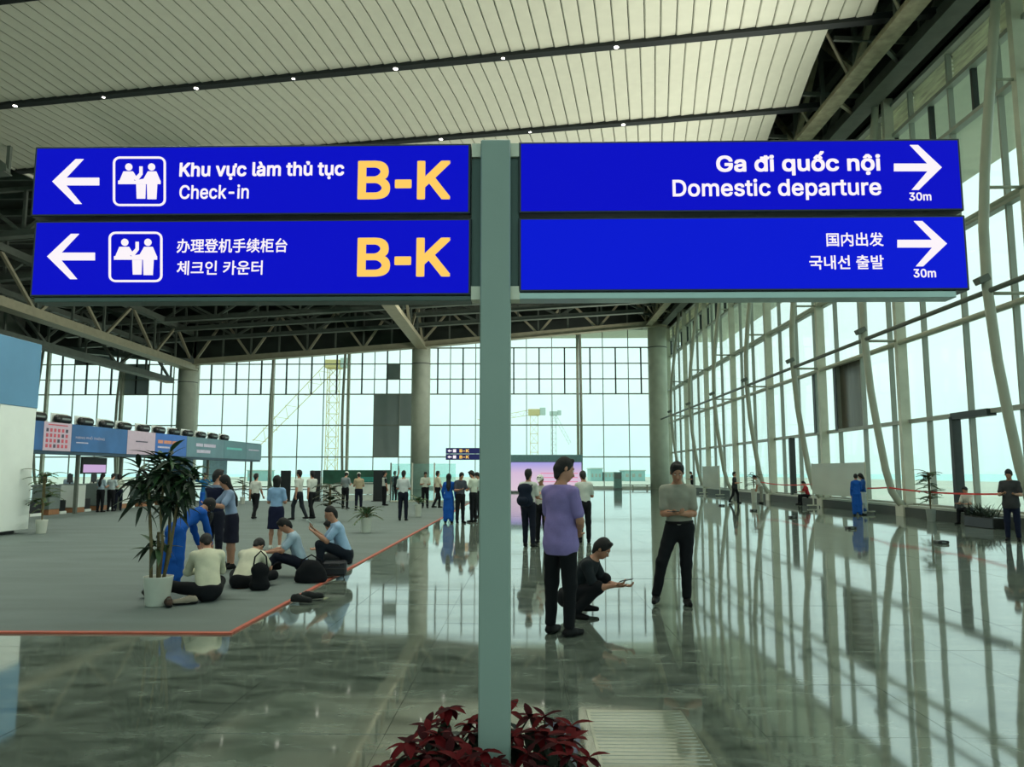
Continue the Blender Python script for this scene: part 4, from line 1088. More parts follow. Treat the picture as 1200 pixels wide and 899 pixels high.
def nets(F, lo, h):
    S = F < 0
    cs = S[:-1, :-1, :-1].astype(int)
    cnt = sum(S[a:a + F.shape[0] - 1, b:b + F.shape[1] - 1, c:c + F.shape[2] - 1].astype(int) for a in (0, 1) for b in (0, 1) for c in (0, 1))
    act = (cnt > 0) & (cnt < 8)
    I = np.argwhere(act)
    if len(I) == 0: return [], []
    idx = -np.ones(act.shape, int); idx[act] = np.arange(len(I))
    acc = np.zeros((len(I), 3)); num = np.zeros(len(I))
    corners = [(a, b, c) for a in (0, 1) for b in (0, 1) for c in (0, 1)]
    val = {k: F[I[:, 0] + k[0], I[:, 1] + k[1], I[:, 2] + k[2]] for k in corners}
    for k in corners:
        for ax in range(3):
            if k[ax]: continue
            k2 = list(k); k2[ax] = 1; k2 = tuple(k2)
            v0, v1 = val[k], val[k2]; m = (v0 < 0) != (v1 < 0)
            t = np.where(m, v0 / np.where(v0 - v1 == 0, 1e-9, v0 - v1), 0)
            p = np.array(k, float)[None, :].repeat(len(I), 0); p[:, ax] = t
            acc[m] += p[m]; num[m] += 1
    V = lo + h * (I + acc / num[:, None])
    faces = []
    for ax in range(3):
        a1, a2 = (ax + 1) % 3, (ax + 2) % 3
        s0 = [slice(None)] * 3; s1_ = [slice(None)] * 3
        s0[ax] = slice(0, -1); s1_[ax] = slice(1, None)
        A, B = S[tuple(s0)], S[tuple(s1_)]
        E_ = np.argwhere(A != B)
        ok = (E_[:, a1] > 0) & (E_[:, a2] > 0) & (E_[:, a1] < F.shape[a1] - 1) & (E_[:, a2] < F.shape[a2] - 1)
        E_ = E_[ok]
        def cell(d1, d2):
            q = E_.copy(); q[:, a1] -= d1; q[:, a2] -= d2
            return idx[q[:, 0], q[:, 1], q[:, 2]]
        Q = np.stack([cell(1, 1), cell(0, 1), cell(0, 0), cell(1, 0)], 1)
        ins = A[E_[:, 0], E_[:, 1], E_[:, 2]]
        Q[~ins] = Q[~ins][:, ::-1]
        faces.append(Q)
    return V, np.concatenate(faces)

def sdf_obj(name, VF, m, parent):
    V, Fc = VF
    if len(V) == 0: return None
    me = bpy.data.meshes.new(name)
    me.from_pydata([tuple(v) for v in V], [], [tuple(int(i) for i in f) for f in Fc])
    me.materials.append(m)
    me.polygons.foreach_set('use_smooth', [True] * len(me.polygons))
    me.update()
    return obj(name, me, parent)

def fabric(rgb, nm=None):
    return mat('fabric_%d_%d_%d' % rgb, rgb, 0.8, var=0.1, scale=7, bump=0.15, bscale=90, spec=0.2)

def pose_dirs(v, side):
    return nrm((v[0] * side, -v[1], v[2]))

def person(label, foot, face, height=1.70, pose=None, top=(205, 205, 195), bottom=(24, 28, 40), shoes='black', sleeve='short', hair='short',
           sex='m', res='mid', dress=None, skirt=False, cap=None, group=None, loc=None, tucked=True, vest=None, floor_sit=False, apron=None):
    """face: compass heading in degrees, 0 = looking back at the camera (-Y), 90 = looking right (+X), 180 = away"""
    pz = dict(lean=0, side=0, head=0, turn=0, aL=((.16, .02, -1), (.04, .22, -1)), aR=((.16, .02, -1), (.04, .22, -1)),
              lL=((.04, 0, -1), (.02, -.03, -1)), lR=((.04, 0, -1), (.02, -.03, -1)), curl=.5)
    pz.update(pose or {})
    if res != 'near': height *= .965
    k = height / 1.72
    L = R(pz['lean'])
    T = np.array([math.sin(R(pz['side'])), -math.sin(L), math.cos(L)]); T = nrm(T)
    Fw = nrm(np.array([0, -math.cos(L), -math.sin(L)]))
    pel = np.zeros(3)
    neck = pel + T * .50
    hp = L * .55 + R(pz['head'])
    H = nrm(np.array([0, -math.sin(hp), math.cos(hp)]))
    Hf0 = np.array([0, -math.cos(hp), -math.sin(hp)])
    tr = R(pz['turn']); Hx0 = np.array([1.0, 0, 0])
    Hf = nrm(Hf0 * math.cos(tr) + Hx0 * math.sin(tr)); Hx = nrm(np.cross(Hf, H))
    hc = neck + nrm(T + H) * .075 + H * .105 + Hf * .015
    sw = .162 if sex == 'm' else .145
    hw = .085
    J = {}
    for sd, nm in ((1, 'L'), (-1, 'R')):
        sh = neck - T * .062 + np.array([sw * sd, 0, 0])
        u, f = pz['a' + nm]
        el = sh + pose_dirs(u, sd) * .285; wr_ = el + pose_dirs(f, sd) * .245
        hip = pel + np.array([hw * sd, 0, -.03]); t, c = pz['l' + nm]
        kn = hip + pose_dirs(t, sd) * .43; an = kn + pose_dirs(c, sd) * .415
        J[nm] = (sh, el, wr_, hip, kn, an)
    lows = [J[n][5][2] - .075 for n in 'LR'] + [J[n][4][2] - .06 for n in 'LR'] + [pel[2] - .13]
    zoff = -min(lows)
    if not floor_sit: zoff = -min(lows[:2])
    off = np.array([0, 0, zoff])
    # centre the figure on its support
    if not floor_sit:
        cxy = (J['L'][5] + J['R'][5]) / 2; off[0] = -cxy[0]; off[1] = -cxy[1]
    S_ = lambda v: (np.asarray(v) + off) * k
    h = {'near': .0092, 'mid': .014, 'far': .021, 'tiny': .03}[res]
    near = res == 'near'
    p = loc if loc is not None else G(*foot)
    t = thing('person', label, 'person', (p[0], p[1], (0.022 if (p[0] < -3.04 and p[1] > 8.1) else 0.0) + (p[2] if loc is not None and len(p) > 2 else 0)), R(face), group)
    # ---- body
    b = SDF()
    def torso(s, e, kk=.04):
        wa = .125 if sex == 'm' else .11
        ch = .158 if sex == 'm' else .135
        pe = .15 if sex == 'm' else .152
        s.cone(S_(pel - T * .03), S_(pel + T * .12), pe * k + e, (wa + .012) * k + e, Fw, .72, kk)
        s.cone(S_(pel + T * .12), S_(pel + T * .36), wa * k + e, ch * k + e, Fw, .68, kk)
        for n_ in 'LR':
            s.cone(S_(J[n_][0] * .85 + (neck - T * .045) * .15), S_(neck - T * .015), .046 * k + e, .052 * k + e, None, 1, .03)
            s.cone(S_(J[n_][0]), S_(neck - T * .12), .046 * k + e, .085 * k + e, Fw, .8, kk)
        s.cone(S_(neck - T * .10), S_(neck - T * .02), .10 * k + e, .06 * k + e, Fw, .8, kk)
        if sex == 'f':
            s.cone(S_(pel + T * .30 + Fw * .06 + [.06, 0, 0]), S_(pel + T * .30 + Fw * .06 + [-.06, 0, 0]), .055 * k + e, .055 * k + e, None, 1, kk)
    torso(b, 0)
    b.cone(S_(neck - T * .06), S_(hc - H * .06 - Hf * .015), .056 * k, .050 * k, k=.03)
    hr = 1.0 if sex == 'm' else .95
    AX = np.stack([Hx, Hf, H])
    b.ell(S_(hc + H * .02 - Hf * .012), np.array([.074, .090, .098]) * k * hr, AX)
    b.ell(S_(hc - H * .045 + Hf * .022), np.array([.056, .062, .066]) * k * hr, AX, .03)
    b.cone(S_(hc - H * .088 + Hf * .055), S_(hc - H * .083 + Hf * .06), .02 * k, .018 * k, k=.02)
    if res != 'tiny':
        b.cone(S_(hc + H * .005 + Hf * .078), S_(hc - H * .030 + Hf * .097), .009 * k, .014 * k, k=.012)
        for sd in (-1, 1):
            b.ell(S_(hc - H * .012 + Hx * sd * .077 - Hf * .012), np.array([.010, .017, .030]) * k, AX, .008)
            if near: b.ell(S_(hc + H * .008 + Hf * .083 + Hx * sd * .030), np.array([.017, .012, .011]) * k, AX, .01, True)
        b.cone(S_(hc + H * .024 + Hf * .070 - Hx * .035), S_(hc + H * .024 + Hf * .070 + Hx * .035), .012 * k, .012 * k, k=.012)
    hands = {}
    for nm, sd in (('L', 1), ('R', -1)):
        sh, el, wr_, hip, kn, an = J[nm]
        b.cone(S_(sh), S_(el), .048 * k, .037 * k); b.cone(S_(el), S_(el + (wr_ - el) * .35), .038 * k, .040 * k); b.cone(S_(el + (wr_ - el) * .35), S_(wr_), .039 * k, .025 * k)
        d = nrm(wr_ - el)
        # hand: palm, four fingers, thumb
        side_v = nrm(np.cross(d, [0, 0, 1.0])) if abs(d[2]) < .9 else np.array([0, -1.0, 0])
        palmn = nrm(np.cross(side_v, d))
        if abs(d[2]) >= .9: palmn = np.array([-sd * 1.0, 0, 0])   # palms towards the thighs
        hands[nm] = S_(wr_ + d * .09 + palmn * .02), d, palmn, side_v
        b.cone(S_(wr_ + d * .01), S_(wr_ + d * .075), .030 * k, .040 * k, palmn, .42, .012)
        kf = .008 if near else .012
        fr = max(.0088 * k, .55 * h)
        if res != 'tiny':
            for q, ln in enumerate((.066, .074, .070, .056)):
                s0 = wr_ + d * .085 + side_v * (.027 - q * .018)
                c_ = pz['curl']
                m_ = s0 + nrm(d + palmn * c_ * .6) * ln * .5
                e_ = m_ + nrm(d + palmn * c_ * 1.8) * ln * .5
                b.cone(S_(s0), S_(m_), fr, fr * .95, k=kf); b.cone(S_(m_), S_(e_), fr * .95, fr * .85, k=kf)
            s0 = wr_ + d * .03 + side_v * .026
            m_ = s0 + nrm(d * .7 + side_v + palmn * .5) * .035; e_ = m_ + nrm(d + side_v * .35 + palmn * .6) * .032
            b.cone(S_(s0), S_(m_), fr * 1.2, fr * 1.1, k=kf); b.cone(S_(m_), S_(e_), fr * 1.1, fr * .9, k=kf)
        else:
            b.cone(S_(wr_ + d * .06), S_(wr_ + d * .15), .034 * k, .024 * k, palmn, .6, .012)
        b.cone(S_(hip), S_(kn), .078 * k, .050 * k, k=.03); b.cone(S_(kn), S_(kn + (an - kn) * .3), .050 * k, .054 * k); b.cone(S_(kn + (an - kn) * .3), S_(an), .052 * k, .032 * k)
        fd = pose_dirs(pz.get('f' + nm, (.18, 1, 0)), sd)
        b.cone(S_(an), S_(an + np.array([0, 0, -.045]) + fd * .08), .034 * k, .026 * k)
    sdf_obj('body', b.mesh(h), M_SKIN, t)
    # ---- shirt
    fm = fabric(top)
    s = SDF(); e = .014 * k
    torso(s, e)
    if not tucked:
        s.cone(S_(pel - T * .06), S_(pel + T * .12), .180 * k + e, .152 * k + e, Fw, .82, .04)
    for nm in 'LR':
        sh, el, wr_ = J[nm][:3]
        if sleeve != 'none':
            q = el if sleeve == 'long' else sh + (el - sh) * .72
            s.cone(S_(sh), S_(q), .048 * k + e, (.040 if sleeve == 'long' else .046) * k + e)
            if sleeve == 'long': s.cone(S_(el), S_(wr_ - (wr_ - el) * .05), .046 * k + e * .8, .030 * k + e)
    s.cone(S_(neck - T * .06), S_(neck + T * .004), .072 * k, .062 * k, k=.02)      # collar
    cuts = [(S_(neck + T * .018), T)]
    cuts.append((S_(pel - T * (.10 if tucked else .17) + T * (.085 if tucked else 0)), -T)) if not floor_sit else cuts.append((S_(pel - T * .05), -T))
    if dress is None:
        sdf_obj('shirt', s.mesh(h, cuts[:1] + cuts[1:] if sleeve != 'long' or pz['lean'] < 200 else cuts, .0035 if res != 'tiny' else 0, len(label)), fm, t) if not _low_hands(J, pel, T, sleeve) else sdf_obj('shirt', s.mesh(h, cuts[:1], .0035, len(label)), fm, t)
        if vest:
            v = SDF(); torso(v, .024 * k)
            sdf_obj('vest', v.mesh(h, [(S_(neck - T * .03), T), (S_(pel + T * .02), -T), (S_(neck + Fw * .03), Fw)]), fabric(vest), t)
    # ---- trousers, skirt or long dress
    sit = min(J['L'][3][2] - J['L'][4][2], J['R'][3][2] - J['R'][4][2]) < .2
    def legs(s, wide=1.0, e_=.014, cutz=1.0):
        s.cone(S_(pel - T * .02), S_(pel + T * .05), .155 * k + e_, .14 * k + e_, Fw, .74, .04) if not sit else s.cone(S_(pel - T * .03), S_(pel + T * .02), .158 * k + e_, .115 * k, Fw, .78, .04)
        for nm in 'LR':
            hip, kn, an = J[nm][3:]
            s.cone(S_(hip), S_(kn), .086 * k + e_, .058 * k * wide + e_, k=.03)
            s.cone(S_(kn), S_(an + (kn - an) * .08), .056 * k * wide + e_, .043 * k * wide + e_, k=.03)
    if dress is None and not skirt:
        s = SDF(); legs(s)
        sdf_obj('trousers', s.mesh(h, None if sit else [(S_(pel + T * (.07 if tucked else -.08)), T)], .004 if res != 'tiny' else 0, 3, floorz=.02 if not sit else .001), fabric(bottom), t)
        if near and not sit and tucked:
            bl = SDF(); bl.cone(S_(pel + T * .045), S_(pel + T * .062), .157 * k + .016, .157 * k + .014, Fw, .74, .01)
            sdf_obj('belt', bl.mesh(h, [(S_(pel + T * .07), T), (S_(pel + T * .035), -T)]), M_SHOE, t)
    elif skirt:
        s = SDF()
        km = (J['L'][4] + J['R'][4]) / 2
        s.cone(S_(pel), S_(km * 1.0), .165 * k, .19 * k, Fw, .72, .02)
        for nm in 'LR': s.cone(S_(J[nm][3]), S_(J[nm][4]), .10 * k, .085 * k, k=.04)
        dn = nrm(km - pel)
        sdf_obj('skirt', s.mesh(h, [(S_(pel + T * .07), T), (S_(pel + dn * .47), dn)], .004, 2), fabric(bottom), t)
    else:
        s = SDF(); torso(s, e)
        for nm in 'LR':
            sh, el, wr_ = J[nm][:3]
            s.cone(S_(sh), S_(el), .050 * k + e, .040 * k + e); s.cone(S_(el), S_(wr_), .040 * k + e, .030 * k + e)
        am = (J['L'][5] + J['R'][5]) / 2; km = (J['L'][4] + J['R'][4]) / 2
        s.cone(S_(pel), S_(km), .165 * k, .175 * k, Fw, .62, .03); s.cone(S_(km), S_(am + (km - am) * .3), .175 * k, .205 * k, Fw, .5, .03)
        s.cone(S_(neck - T * .04), S_(neck + T * .03), .062 * k, .056 * k, k=.02)
        dn = nrm(am - km)
        sdf_obj('long_dress', s.mesh(h, [(S_(neck + T * .045), T), (S_(am - dn * .06), dn)], .005, 5), fabric(dress), t)
        s = SDF(); legs(s, 1.5)
        sdf_obj('trousers', s.mesh(h, None if sit else [(S_(pel), T)], .004, 3, floorz=.02), fabric(bottom), t)
    # ---- shoes
    for nm, sd in (('L', 1), ('R', -1)):
        if shoes is None: break
        an = J[nm][5]; fd = pose_dirs(pz.get('f' + nm, (.18, 1, 0)), sd)
        s = SDF()
        heel = an + np.array([0, 0, -.038]) - fd * .035; toe = an + np.array([0, 0, -.048]) + fd * .165
        s.cone(S_(heel), S_(an + np.array([0, 0, -.035]) + fd * .05), .042 * k, .042 * k, k=.02)
        s.cone(S_(an + np.array([0, 0, -.04]) + fd * .04), S_(toe), .043 * k, .030 * k, k=.02)
        s.cone(S_(an + [0, 0, .01]), S_(an + np.array([0, 0, -.03])), .042 * k, .046 * k, k=.02)
        sdf_obj('shoe', s.mesh(min(h, .014), [(S_(an + [0, 0, .035]), (0, 0, 1))], floorz=.001 if not floor_sit else None), M_SHOE if shoes == 'black' else M_SHOEW, t)
    # ---- hair
    s = SDF()
    if hair in ('short', 'crop'):
        ex = .011 if hair == 'short' else .005
        s.ell(S_(hc + H * .030 - Hf * .020), (np.array([.073, .088, .096]) + ex) * k * hr, AX, .01)
        if hair == 'short':
            s.cone(S_(hc + H * .105 + Hf * .045 - Hx * .03), S_(hc + H * .108 + Hf * .04 + Hx * .03), .024 * k, .024 * k, k=.02)
        s.cone(S_(hc - H * .02 - Hf * .070), S_(hc - H * .085 - Hf * .058), .055 * k, .044 * k, k=.03)
        s.ell(S_(hc - H * .055 + Hf * .075), np.array([.075, .085, .125]) * k, AX, .01, True)
        s.ell(S_(hc - H * .10 + Hf * .0), np.array([.11, .05, .085]) * k, AX, .01, True)
        sdf_obj('hair', s.mesh(min(h, .011), None, .0035, 4), M_HAIR, t)
    else:
        s.ell(S_(hc + H * .026 - Hf * .020), (np.array([.076, .090, .098]) + .016) * k * hr, AX, .02)
        if hair == 'long':
            s.cone(S_(hc - Hf * .05), S_(neck - T * .16 - Fw * .10), .088 * k, .075 * k, Hf, .6, .04)
            s.cone(S_(neck - T * .16 - Fw * .10), S_(neck - T * .28 - Fw * .11), .075 * k, .05 * k, Fw, .5, .04)
        elif hair == 'bob':
            s.cone(S_(hc - Hf * .04), S_(hc - H * .11 - Hf * .045), .095 * k, .085 * k, Hf, .75, .04)
        elif hair == 'bun':
            s.ell(S_(hc + H * .06 - Hf * .11), np.array([.042, .042, .042]) * k, AX, .02)
        elif hair == 'hang':      # loose hair falling past a bowed face
            s.cone(S_(hc + H * .05), S_(hc + np.array([0, -.02, -.20])), .085 * k, .06 * k, None, 1, .04)
            s.cone(S_(hc + np.array([0, -.02, -.20])), S_(hc + np.array([0, 0, -.40])), .06 * k, .03 * k, None, 1, .04)
        face_cut = SDF()
        s.ell(S_(hc - H * .03 + Hf * .10), np.array([.062, .075, .088]) * k, AX, .01, True)
        sdf_obj('hair', s.mesh(min(h, .015), None, .003, 4), M_HAIR, t)
    if cap:
        c_ = SDF(); c_.ell(S_(hc + H * .045 - Hf * .01), np.array([.094, .108, .10]) * k, AX, .01)
        c_.cone(S_(hc + H * .06 + Hf * .06), S_(hc + H * .05 + Hf * .13), .05 * k, .045 * k, H, .25, .01)
        sdf_obj('cap', c_.mesh(min(h, .015), [(S_(hc + H * .04), -H)]), fabric(cap), t)
    if near:
        for sd in (-1, 1):
            c_ = SDF(); c_.ell(S_(hc + H * .008 + Hf * .073 + Hx * sd * .030), np.array([.0115, .010, .009]) * k, AX)
            sdf_obj('eye', c_.mesh(.004), M_EYE, t)
            c_ = SDF(); c_.ell(S_(hc + H * .008 + Hf * .0815 + Hx * sd * .030), np.array([.005, .004, .005]) * k, AX)
            sdf_obj('iris', c_.mesh(.002), M_BLACK, t)
            c_ = SDF(); c_.cone(S_(hc + H * .030 + Hf * .081 + Hx * sd * .017), S_(hc + H * .031 + Hf * .074 + Hx * sd * .044), .0045, .0035)
            sdf_obj('eyebrow', c_.mesh(.003), M_HAIR, t)
        c_ = SDF(); c_.cone(S_(hc - H * .056 + Hf * .086 - Hx * .018), S_(hc - H * .056 + Hf * .086 + Hx * .018), .006, .006)
        sdf_obj('mouth', c_.mesh(.004), M_LIP, t)
    bpy.context.view_layer.update()
    M4 = t.matrix_world.copy()
    out = {'root': t, 'M': M4, 'hands': hands, 'neck': S_(neck), 'T': T, 'Fw': Fw, 'pel': S_(pel), 'k': k, 'hc': S_(hc)}
    return out

def _low_hands(J, pel, T, sleeve):
    # a hem plane would clip long sleeves that reach below the hem
    if sleeve != 'long': return False
    return any(np.dot(J[n][2] - pel, T) < 0.02 or np.dot(J[n][1] - pel, T) < 0.02 for n in 'LR')

def phone_at(P, hand, label, white=False):
    c, d, pn, sv = P['hands'][hand]
    m = P['M']
    pos = m @ Vector(c + pn * .012 + d * .01)
    Rm = m.to_3x3() @ Matrix((Vector(sv), Vector(d), Vector(pn))).transposed()
    o = MB().bevbox(-.037, .037, -.03, .12, -.004, .004, .002).build('phone_body', M_WHITE if white else M_BLACK)
    r = thing('smartphone', label, 'phone', pos)
    r.rotation_euler = Rm.to_euler()
    o.parent = r
    s = MB().box(-.033, .033, -.025, .115, .004, .0048).build('phone_screen', M_BLACK, r)
    return r
STAND = {}
DOWN = dict(aL=((.22, .22, -1), (-.35, .85, .05)), aR=((.22, .22, -1), (-.35, .85, .12)), head=32)
WALK = dict(lL=((.04, .36, -1), (.03, -.02, -1)), lR=((.04, -.18, -1), (.02, -.55, -1)), aL=((.14, -.2, -1), (.05, .05, -1)), aR=((.14, .22, -1), (.05, .5, -1)))
NAVY = (22, 26, 40); BLK = (20, 22, 26); WHT = (208, 210, 200); GRY = (150, 152, 140); LBL = (150, 178, 204); AOB = (24, 84, 170)
# --- group right of the sign pole
P1 = person('man in a purple polo shirt standing with his back turned, head bowed', (656, 744), 140, 1.78,
            dict(aL=((.16, .25, -1), (-.25, .8, -.1)), aR=((.22, .10, -1), (-.5, .6, -.45)), head=26, turn=-38, lL=((.10, .03, -1), (.02, -.02, -1)), lR=((.04, .02, -1), (0, -.04, -1))),
            top=(146, 130, 190), bottom=BLK, res='near', hair='short', tucked=False)
P2 = person('crouching man in a black polo shirt holding a phone out', (679, 722), 68, 1.64,
            dict(lean=36, head=18, lL=((.30, 1, .50), (-.05, -.85, -1)), lR=((.22, 1, .34), (.0, -.95, -1)), aL=((.10, .45, -1), (-.15, 1, .02)), aR=((.10, .40, -1), (-.12, 1, .22)), curl=.8),
            top=(34, 40, 44), bottom=BLK, res='near')
phone_at(P2, 'R', 'phone held out by the crouching man')
P3 = person('man in a grey-white shirt and black trousers with legs apart, reading his phone', (787, 709), -8, 1.76,
            dict(lean=4, side=-2, head=26, lR=((.34, .12, -1), (.20, .02, -1)), lL=((-.04, 0, -1), (.0, -.05, -1)), aL=((.08, .14, -1), (-.75, .85, .02)), aR=((.06, .12, -1), (-.7, .95, .08)), curl=1.0),
            top=(158, 158, 144), bottom=BLK, res='near', hair='short')
phone_at(P3, 'L', 'phone in the hands of the man standing with legs apart')
P4 = person('man in a white shirt wearing a navy backpack, behind the purple-shirted man', (620, 641), 158, 1.74,
            dict(aL=((.15, .2, -1), (-.2, .8, .2)), aR=((.15, .2, -1), (-.2, .8, .2)), lL=((.02, .1, -1), (0, 0, -1))), top=WHT, bottom=NAVY, res='mid')
P5 = person('person in a white cap facing the man with the backpack', (635, 637), -20, 1.62, DOWN, top=WHT, bottom=BLK, res='mid', cap=(225, 225, 215))
P6 = person('man in a white shirt half hidden behind the purple-shirted man', (685, 636), 190, 1.72, DOWN, top=WHT, bottom=BLK, res='mid')
def backpack(P, label, rgb=(24, 32, 48), s=1.0):
    m = P['M']; c = P['neck'] + P['T'] * -.26 * P['k'] - P['Fw'] * .20
    t = thing('backpack', label, 'backpack', m @ Vector(c)); t.rotation_euler = m.to_euler()
    q = SDF(); q.cone((-.07 * s, 0, .12 * s), (.07 * s, 0, .12 * s), .10 * s, .10 * s, k=.03).cone((-.07 * s, 0, -.14 * s), (.07 * s, 0, -.14 * s), .12 * s, .12 * s, k=.05).cone((0, .0, .1 * s), (0, .0, -.14 * s), .13 * s, .14 * s, (0, 1, 0), .8, .05)
    sdf_obj('pack', q.mesh(.02), fabric(rgb), t)
    q = SDF(); q.cone((-.05 * s, .12 * s, -.13 * s), (.05 * s, .12 * s, -.13 * s), .07 * s, .07 * s, k=.03)
    sdf_obj('front_pocket', q.mesh(.016), fabric(rgb), t)
    for sd in (-1, 1):
        MB().tube([(sd * .11, -.07, .16), (sd * .12, -.20, .24), (sd * .12, -.33, .18), (sd * .12, -.34, .0), (sd * .13, -.22, -.12), (sd * .12, -.06, -.14)], .016, 6).build('strap', fabric(rgb), t, smooth=True)
    return t
backpack(P4, 'navy backpack on the man in the white shirt right of the pole')
# --- along the right glass wall
person('left one of two women in long blue dresses by the wall board', (1005, 604.5), 165, 1.60, dict(aR=((.15, .2, -1), (-.2, .6, -.3))), dress=AOB, bottom=AOB, hair='bun', sex='f', res='far', group=None)
person('right one of two women in long blue dresses, facing left', (1013.5, 603.5), -110, 1.64, DOWN, dress=(34, 82, 150), bottom=(190, 200, 196), hair='bob', sex='f', res='far')
person('man in a dark grey T-shirt at the right edge by the wall', (1188, 634), -35, 1.76, DOWN, top=(62, 62, 64), bottom=(24, 30, 52), res='mid', tucked=False)
person('man in dark clothes walking along the right wall holding a phone', (860, 589.5), 60, 1.70, dict(WALK, aR=((.1, .4, -1), (0, 1, .1))), top=(50, 52, 54), bottom=BLK, res='far', tucked=False)
person('person in white bending beside the far plant at the right wall', (893, 590), -100, 1.6, dict(lean=30, head=20), top=WHT, bottom=GRY, res='far')
kx = XR - .45
SITK = dict(lean=14, lL=((.12, 1, -.05), (.02, -.05, -1)), lR=((.1, 1, -.05), (.02, .1, -1)), head=22, aL=((.1, .5, -1), (-.2, 1, 0)), aR=((.1, .5, -1), (-.2, 1, 0)))
person('person in a red top sitting on the wall kerb left of the board', None, -95, 1.62, SITK, top=(170, 50, 56), bottom=BLK, res='far', loc=(kx - .38, 39.6, 0))
person('person in white sitting on the kerb just right of the potted palm', None, -60, 1.62, SITK, top=WHT, bottom=BLK, res='far', loc=(kx - .42, 24.9, 0))
person('distant dark-clad person standing by the far right column', (811.5, 578), -90, 1.72, DOWN, top=(40, 44, 48), bottom=BLK, res='far')
# --- left, on the carpet
P16 = person('woman in a royal blue long dress bending forward beside the tall potted plant', (199, 692), 150, 1.56,
             dict(lean=58, head=26, aL=((.05, .25, -1), (-.1, .35, -1)), aR=((.05, .35, -1), (-.1, .4, -1)), lL=((.03, -.12, -1), (.02, -.06, -1)), lR=((.03, -.06, -1), (.02, -.08, -1))),
             dress=AOB, bottom=AOB, hair='hang', sex='f', res='mid', shoes='white')
phone_at(P16, 'R', 'white phone in the hand of the bending woman', True)
P17 = person('person in a blue-grey shirt and navy vest, left one of the hugging pair', (249, 664), 165, 1.70,
             dict(aL=((.15, .3, -1), (-.3, .9, -.3)), aR=((.3, .5, -.7), (-.6, .9, 0)), head=16, turn=-30), top=(112, 128, 150), bottom=(30, 32, 46), hair='short', skirt=False, vest=(28, 32, 56), res='mid')
P18 = person('woman with long dark hair embracing the person in the vest', (270, 668), -55, 1.62,
             dict(lean=10, aL=((.2, .5, -.7), (-.4, .9, .2)), aR=((.2, .6, -.7), (-.7, .9, -.1)), head=18), top=(140, 158, 186), bottom=(28, 28, 44), hair='long', sex='f', skirt=True, res='mid')
SITF = dict(lean=22, head=30, lL=((.55, .85, .1), (-.95, -.25, -.12)), lR=((.6, .8, .1), (-.95, .1, -.15)), aL=((.2, .6, -.8), (-.5, .9, -.1)), aR=((.2, .6, -.8), (-.5, .9, -.1)))
P19 = person('seated man in a cream shirt with his back turned, nearest of the floor sitters', (243, 706), -150, 1.72, dict(SITF, lean=26, head=44, lR=((.3, 1, .12), (-.2, 1, -.3)), lL=((.8, .6, .08), (.5, .6, -.12))),
             top=(212, 210, 184), bottom=BLK, res='mid', floor_sit=True, sleeve='long')
P20 = person('seated person in a cream shirt bending low, black bag behind', (283, 690), 172, 1.66, dict(SITF, lean=42, head=44), top=(214, 212, 188), bottom=BLK, res='mid', floor_sit=True, sleeve='short')
P21 = person('seated man in a pale blue shirt looking down at a phone, facing left', (352, 677), -72, 1.64, dict(SITF, lean=20, head=34, lL=((.25, 1, .35), (.1, .8, -.8))),
             top=(168, 190, 206), bottom=NAVY, res='mid', floor_sit=True)
phone_at(P21, 'R', 'phone held low by the seated man in the pale blue shirt')
c22 = G(390, 679)
P22 = person('bareheaded man in a light blue shirt sitting on a dark case', None, -70, 1.70, dict(lean=20, head=14, lL=((.15, 1, .42), (.05, .12, -1)), lR=((.12, 1, .34), (.0, -.1, -1)), aL=((.1, .6, -.8), (-.2, .8, .6)), aR=((.1, .6, -.8), (-.2, .8, .8))),
             top=(160, 190, 220), bottom=(24, 30, 40), res='mid', loc=(c22.x - .28, c22.y + .28, 0), hair='crop')
phone_at(P22, 'R', 'phone raised by the man sitting on the dark case', True)
P22b = person('person in a light blue shirt sitting behind the man on the dark case', None, -85, 1.62, SITF, top=(170, 196, 222), bottom=BLK, res='mid', floor_sit=True, loc=(G(404, 662).x, G(404, 662).y, 0))
P23 = person('woman in a pale blue blouse and navy skirt seen from behind', (322, 645), 178, 1.58, dict(aL=((.2, .1, -1), (-.3, .8, .1)), aR=((.2, .1, -1), (-.3, .8, .1))), top=(140, 172, 206), bottom=(22, 26, 52), skirt=True, hair='bob', sex='f', res='mid', shoes='white')
person('man in a white shirt walking away with a dark bag left of the skirted woman', (297, 609), 165, 1.62, WALK, top=WHT, bottom=BLK, res='far')
person('man in a white shirt striding left, left one of the walking pair', (351, 610), -110, 1.74, WALK, top=(196, 200, 190), bottom=(36, 42, 48), res='far')
person('man in a white shirt striding left, right one of the walking pair', (366, 609), -125, 1.72, dict(WALK, lL=WALK['lR'], lR=WALK['lL']), top=(196, 200, 190), bottom=BLK, res='far')
person('person in a white cap and grey top before the green board', (404, 597), 165, 1.68, DOWN, top=(130, 140, 142), bottom=BLK, res='far', cap=(220, 226, 216))
person('person in a white cap and tan top before the green board', (420, 599), -160, 1.64, DOWN, top=(176, 160, 130), bottom=NAVY, res='far', cap=(220, 226, 216))
person('man in a white shirt and dark trousers between the small potted palms', (472, 611), 178, 1.70, dict(DOWN, head=8), top=(200, 206, 204), bottom=NAVY, res='far')
person('person in dark clothes with a white coat left of the glass partition', (450, 593), 120, 1.70, STAND, top=(36, 44, 46), bottom=BLK, res='far', vest=WHT)
person('dark-clad person raising an arm behind the white-shirted man', (462, 589), 150, 1.70, dict(aR=((.3, .2, 1), (-.1, .1, 1))), top=(40, 46, 50), bottom=BLK, res='far')
person('man in a pale shirt behind the glass partition, left of two', (498, 596), 10, 1.68, DOWN, top=(196, 202, 186), bottom=BLK, res='far')
